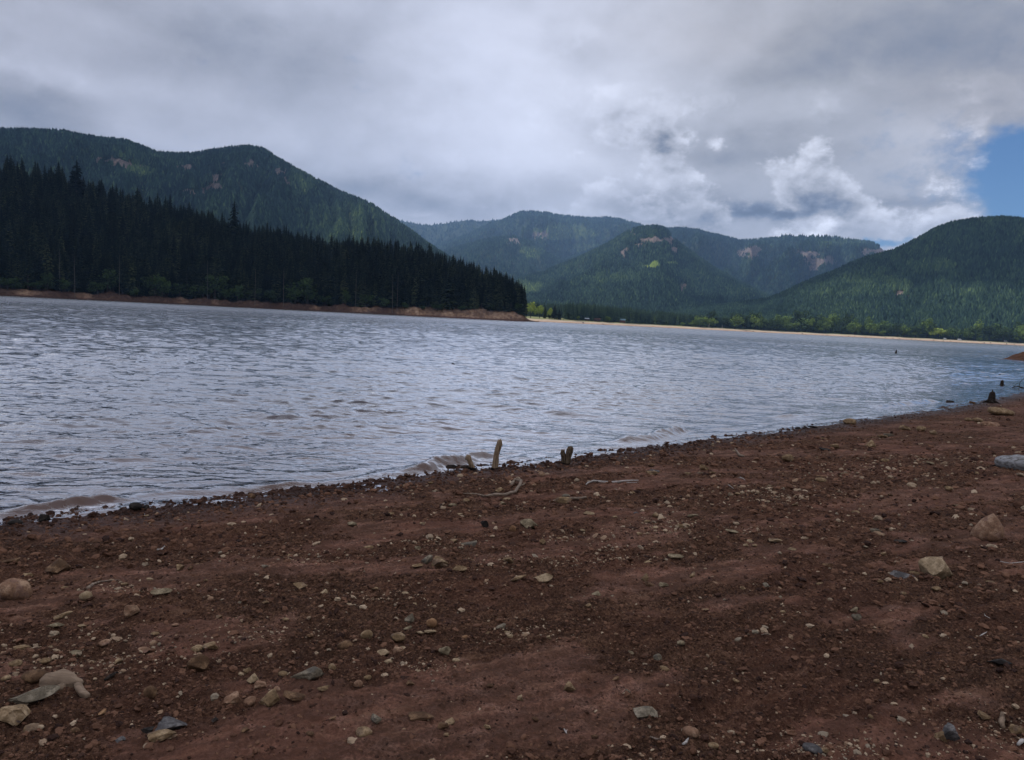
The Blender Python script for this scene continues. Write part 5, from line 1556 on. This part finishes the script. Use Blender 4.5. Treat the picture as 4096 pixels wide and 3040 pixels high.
# split stump
p, q, t = upright(2262, 1860, 2281, 1796)
rd = 12.5 / 3050 * t; v_ = (q - p) * 1.12
me = join_meshes('stump', [tube_mesh('a', [(rd * .4, 0, -.08), (rd * .4, 0, 0), tuple(v_ * .45 + Vector((rd * .15, 0, 0))), tuple(v_ * .8), tuple(v_ * 1.0), tuple(v_ * 1.05)], [rd, rd * .95, rd * .85, rd * .95, rd * .75, rd * .3], 12, 8, .2),
                           tube_mesh('b', [(-rd * .6, .01, -.08), (-rd * .6, .01, 0), (-rd * .75, .01, v_.z * .4), (-rd * 1.1, .0, v_.z * .62), (-rd * 1.0, 0, v_.z * .78), (-rd * .5, 0, v_.z * .80)], [rd * .9, rd * .8, rd * .72, rd * .8, rd * .6, rd * .25], 12, 9, .2)])
wood('stump', me, M_DKPOST, p, 'small split two pronged stump at the edge of the beach', 'stump')
# curved root
pts = [(1845, 1979), (1867, 1974), (1903, 1979), (1938, 1993), (1984, 1988), (2020, 1986), (2044, 1982), (2060, 1977), (2068, 1966), (2078, 1955), (2083, 1947), (2074, 1939), (2060, 1936), (2050, 1941), (2044, 1950)]
rads = [.004, .006, .007, .009, .013, .014, .014, .014, .015, .016, .017, .018, .017, .016, .012]
P3 = []
for i, (x, y) in enumerate(pts):
    q, t = gpt(x, y + 3, rads[i] * 1.1 + .006); P3.append(q)
zl = [0] * 8 + [.01, .02, .03, .035, .03, .02, .0]
o0 = P3[0].copy()
me = tube_mesh('root', [tuple(P3[i] - o0 + Vector((0, 0, zl[i]))) for i in range(len(P3))], rads, 9, 4, .12)
me2 = tube_mesh('s', [tuple(P3[9] - o0 + Vector((0, 0, .01))), tuple(P3[9] - o0 + Vector((.05, .02, .03)))], [.012, .006], 6, 3, .1)
wood('driftwood_root', join_meshes('root', [me, me2]), M_DRIFT, o0, 'curved driftwood root hooking round at its right end', 'driftwood')
def stick(pts, rads, mat, label, lift=.6, fork=None, name='stick', z=None):
    P3 = []
    for i, (x, y) in enumerate(pts):
        q, t = gpt(x, y, rads[i] * lift * 1.3 + .006 + (z[i] if z else 0)); P3.append(q)
    o0 = P3[0].copy()
    ms = [tube_mesh('a', [tuple(p_ - o0) for p_ in P3], rads, 8, int(pts[0][0]), .12)]
    for fk in (fork or []):
        Pf = [gpt(x, y, .006)[0] - o0 for x, y in fk]
        ms.append(tube_mesh('f', [tuple(p_) for p_ in Pf], [rads[-1] * 1.2] + [rads[-1] * .6] * (len(fk) - 1), 6, 1, .1))
    wood(name, join_meshes(name, ms), mat, o0, label, 'stick', 'sticks on the beach')
stick([(2344, 1946), (2352, 1940), (2374, 1932), (2412, 1935), (2444, 1932), (2475, 1935), (2500, 1933), (2530, 1929), (2553, 1928)], [.006, .010, .011, .011, .010, .011, .009, .007, .005], M_PALE,
      'pale crooked stick forked at its right end', .8, [[(2506, 1934), (2530, 1934), (2553, 1934)]])
stick([(2198, 2006), (2230, 2007), (2290, 2005), (2320, 2003), (2345, 2000)], [.008, .012, .012, .012, .010], M_DRIFT, 'brown branch lying behind a tan and grey stone')
stick([(2938, 1800), (2948, 1816), (2958, 1828), (2975, 1832)], [.006, .014, .016, .012], M_DRIFT, 'short brown curved stick right of centre near the shore', .8)
stick([(350, 2362), (372, 2350), (400, 2340), (440, 2334), (480, 2328)], [.010, .008, .006, .005, .003], M_DRIFT, 'thin tan stick on the pebbles right of the pinkish boulder')
stick([(630, 2212), (645, 2204), (660, 2196)], [.006, .007, .003], M_PALE, 'short pale twig on the upper left beach')
stick([(2256, 2920), (2262, 2934), (2266, 2945)], [.0025, .003, .002], M_PALE, 'thin white curled twig near the bottom middle', .8, [[(2262, 2934), (2268, 2926)]])
stick([(3932, 2458), (3940, 2474), (3958, 2488)], [.0016, .0018, .0016], M_PALE, 'fine pale curved twig at the right of the beach')
stick([(3918, 2548), (3932, 2546), (3946, 2542)], [.0025, .003, .002], M_PALE, 'tiny pale straight twig, right, below the curved one')
stick([(2730, 2995), (2742, 2984), (2752, 2972)], [.004, .006, .003], M_PALE, 'pale splinter in the lower right of centre')
stick([(2736, 3000 - 5), (2744, 2985)], [.002, .002], M_PALE, 'tiny splinter beside a larger pale splinter')
stick([(4000, 2258), (4040, 2259), (4110, 2258)], [.003, .003, .003], M_PALE, 'thin straight pale stick at the right edge')
stick([(3045, 2552), (3062, 2546), (3075, 2544)], [.002, .0025, .0015], M_DRIFT, 'thin brown twig right of centre, lower beach')
stick([(2600, 2955), (2625, 2975), (2640, 2982)], [.003, .004, .002], M_DRIFT, 'brown splinter below the big grey block')
stick([(2896, 1946), (2915, 1952), (2935, 1958)], [.004, .005, .002], M_PALE, 'short white twig in upper right gravel')
stick([(2960, 1915), (2972, 1921), (2980, 1929)], [.004, .004, .002], M_PALE, 'white hooked twig in upper right gravel', .6, [[(2972, 1921), (2950, 1918)]])
stick([(420, 2735), (445, 2720), (468, 2708)], [.006, .009, .005], M_DWOOD, 'dark sliver of wood on reddish silt at lower left')
stick([(4012, 2925), (4003, 2905), (4008, 2885), (4006, 2875)], [.008, .011, .010, .006], M_ROOT, 'stubby tan root piece near the lower right corner')
stick([(4070, 3000), (4085, 2985), (4100, 2975)], [.006, .008, .006], M_PALE, 'pale splinter of wood at the right bottom edge')
# root-shaped piece bottom left
pts = [(160, 2752), (185, 2748), (215, 2744), (250, 2738), (285, 2740), (310, 2745), (332, 2742)]
P3 = [gpt(x, y, .012)[0] for x, y in pts]; o0 = P3[0].copy()
ms = [tube_mesh('a', [tuple(p_ - o0) for p_ in P3], [.016, .030, .034, .034, .030, .020, .008], 12, 2, .22)]
pts2 = [(310, 2748), (314, 2765), (322, 2782), (332, 2797), (350, 2806), (360, 2806)]
ms.append(tube_mesh('b', [tuple(gpt(x, y, .012)[0] - o0) for x, y in pts2], [.014, .017, .018, .016, .012, .006], 10, 6, .2))
ms.append(tube_mesh('c', [tuple(gpt(x, y, .0)[0] - o0) for x, y in [(225, 2760), (250, 2766), (262, 2758)]], [.014, .016, .01], 8, 6, .2))
wood('driftwood_root', join_meshes('root', ms), M_ROOT, o0, 'pinkish root shaped driftwood bent down at its right end, lower left', 'driftwood')
# silver log at the right edge
a_, t = gpt(3978, 1872, .0); b_, _ = gpt(4330, 1905, 0)
rd = 27 / 3050 * t
dirv = (b_ - a_); Ln = dirv.length
ks = [0, .03, .08, .16, .26, .4, .6, .8, 1]
me = tube_mesh('log', [tuple(dirv * k_ + Vector((0, 0, rd * .75))) for k_ in ks], [rd * .45, rd * .66, rd * .80, rd * .96, rd * 1.15, rd * 1.05, rd * 1.0, rd * .9, rd * .7], 26, 7, .07)
kn3 = tube_mesh('k', [tuple(dirv * .10 + Vector((0, -rd * .62, rd * .55))), tuple(dirv * .5 + Vector((0, -rd * 1.0, rd * .62)))], [rd * .16, rd * .34], 10, 3, .1)
kn = tube_mesh('k', [tuple(dirv * .24 + Vector((0, -.02, rd * .9))), tuple(dirv * .235 + Vector((.0, -rd * .95, rd * 1.0)))], [rd * .42, rd * .26], 10, 3, .1)
kn2 = tube_mesh('k', [tuple(dirv * .18 + Vector((0, -rd * .5, rd * .5))), tuple(dirv * .9 + Vector((0, -rd * .95, rd * .35)))], [rd * .2, rd * .35], 10, 3, .1)
wood('driftwood_log', join_meshes('log', [me, kn, kn2, kn3]), M_LOG, a_, 'big smooth silver grey driftwood log with a knot at the right edge', 'driftwood')
# root stump by the water at the right
p, t = gpt(3965, 1612)
s = 1 / 3050 * t
ME = stump_mesh(12, 12 * s, 37 * s, 6, 1)
wood('stump', ME, M_DWOOD, p, 'black gnarled root stump on the shore at the right', 'stump')
# stumps standing in the water
for (px, py, w, h_, lb) in ((4006, 1541, 6, 18, 'small dark pointed stump in shallow water behind the black root stump'), (3584, 1413, 3, 12, 'tiny dark snag out in the water on the right'),
                            (3999, 1501, 5, 5, 'tiny dark stub in the water above the pointed stump'), (1812, 1460, 9, 8, 'dark bit of drift breaking the surface mid lake')):
    x, y = on_plane(px, py); t = math.hypot(x, y)
    s = t / 3050
    o = wood('stump', stump_mesh(px, w * s, h_ * s, 3, 1), M_DWOOD, (x, y, -.02), lb, 'stump')
# branch reaching over the water at the right edge
o0, t = gpt(4092, 1560, .03)
def rel_(px, py):
    d_ = ray(px, py); k_ = o0.y / d_.y
    return Vector((d_.x * k_, o0.y, CAMZ + d_.z * k_)) - o0
ms = [tube_mesh('a', [rel_(4190, 1570), rel_(4120, 1562), rel_(4092, 1552), rel_(4073, 1546), rel_(4052, 1549), rel_(4040, 1555)], [.10, .06, .035, .022, .016, .008], 7, 2, .1),
      tube_mesh('b', [rel_(4076, 1547), rel_(4078, 1532), rel_(4088, 1520), rel_(4110, 1502)], [.016, .012, .010, .006], 6, 2, .1),
      tube_mesh('c', [rel_(4055, 1548), rel_(4062, 1538), rel_(4075, 1530)], [.010, .007, .004], 5, 2, .1),
      tube_mesh('d', [rel_(4074, 1563), rel_(4100, 1561), rel_(4200, 1566)], [.05, .08, .12], 8, 4, .2)]
wood('branch', join_meshes('branch', ms), M_DWOOD, o0, 'dead branch with thin twigs over the water at the right edge', 'branch')

# ------------------------------------------------------------------ unseen clouds added to shade the beach, the point and parts of the hills
mt_c, nt, bs = new_mat('shade_cloud_slab', 1.0, 0.0)
nd = nt.n; out = nd['Material Output']
nd.remove(bs)
df = nt.node('ShaderNodeBsdfDiffuse'); df.inputs[0].default_value = (.86, .88, .92, 1)
tr = nt.node('ShaderNodeBsdfTranslucent'); tr.inputs[0].default_value = (.86, .88, .92, 1)
mx = nt.node('ShaderNodeMixShader'); mx.inputs[0].default_value = .85
nt.l.new(df.outputs[0], mx.inputs[1]); nt.l.new(tr.outputs[0], mx.inputs[2]); nt.l.new(mx.outputs[0], out.inputs[0])
ALT = 2300.0
SH_OFF = Vector((SUN_DIR.x, SUN_DIR.y)) * (ALT / SUN_DIR.z)
def shade_cloud(poly, seed, thick=90):
    P = np.array(poly, float); c = P.mean(0)
    an = np.arctan2(P[:, 1] - c[1], P[:, 0] - c[0]); rad = np.hypot(P[:, 0] - c[0], P[:, 1] - c[1])
    o_ = np.argsort(an); an = an[o_]; rad = rad[o_]
    th = np.linspace(-PI, PI, 180, endpoint=False)
    rd_ = np.interp(th, np.concatenate([an - 2 * PI, an, an + 2 * PI]), np.tile(rad, 3))
    rd_ = rd_ * (1 + .05 * fbm(np.cos(th) * 4, np.sin(th) * 4, 4, seed))
    ph = np.concatenate([[.0005, .01, .05], np.linspace(0, PI, 25)[1:-1], [PI - .05, PI - .01, PI - .0005]])
    TH, PH = np.meshgrid(th, ph)
    q = np.sin(PH) ** .6
    x = c[0] + rd_[None] * q * np.cos(TH); y = c[1] + rd_[None] * q * np.sin(TH)
    z = ALT + thick * np.cos(PH) * (1 + .4 * fbm(x * .004, y * .004, 3, seed + 1)) + 25 * fbm(x * .008, y * .008, 3, seed + 2)
    x = x + SH_OFF.x; y = y + SH_OFF.y
    me = np_mesh('shade_cloud', np.stack([x, y, z], -1).reshape(-1, 3), grid_faces(len(ph), len(th), True), True)
    tag(link('shade_cloud', me, mt_c), 'unseen slab added overhead to cast cloudy shade', None, None, 'structure')
shade_cloud([(75, -200), (75, 500), (35, 720), (-20, 900), (-180, 1100), (-700, 1280), (-1150, 1000), (-1000, 300), (-500, -400), (-100, -500)], 3)
shade_cloud([(-2600, 1500), (-1300, 1350), (-700, 1650), (-330, 2300), (-420, 2900), (-900, 3300), (-2400, 3100)], 5)
shade_cloud([(520, 2190), (760, 1960), (960, 1850), (1050, 1500), (1300, 1250), (2500, 1500), (2300, 2800), (900, 2800)], 7)

# ------------------------------------------------------------------ air
bm = bmesh.new(); box_bm(bm, -9800, 9800, -700, 9800, -4, 1350)
mt_a = bpy.data.materials.new('air'); mt_a.use_nodes = True
mt_a.node_tree.nodes.clear()
nt = NT(mt_a.node_tree)
pv = nt.node('ShaderNodeVolumePrincipled')
pv.inputs['Color'].default_value = (.36, .60, 1.0, 1)
pv.inputs['Density'].default_value = 5.0e-5
pv.inputs['Anisotropy'].default_value = 0.2
nt.l.new(pv.outputs[0], nt.node('ShaderNodeOutputMaterial').inputs['Volume'])
tag(bm_obj('haze', bm, mt_a), 'pale blue haze in the air', None, None, 'stuff')
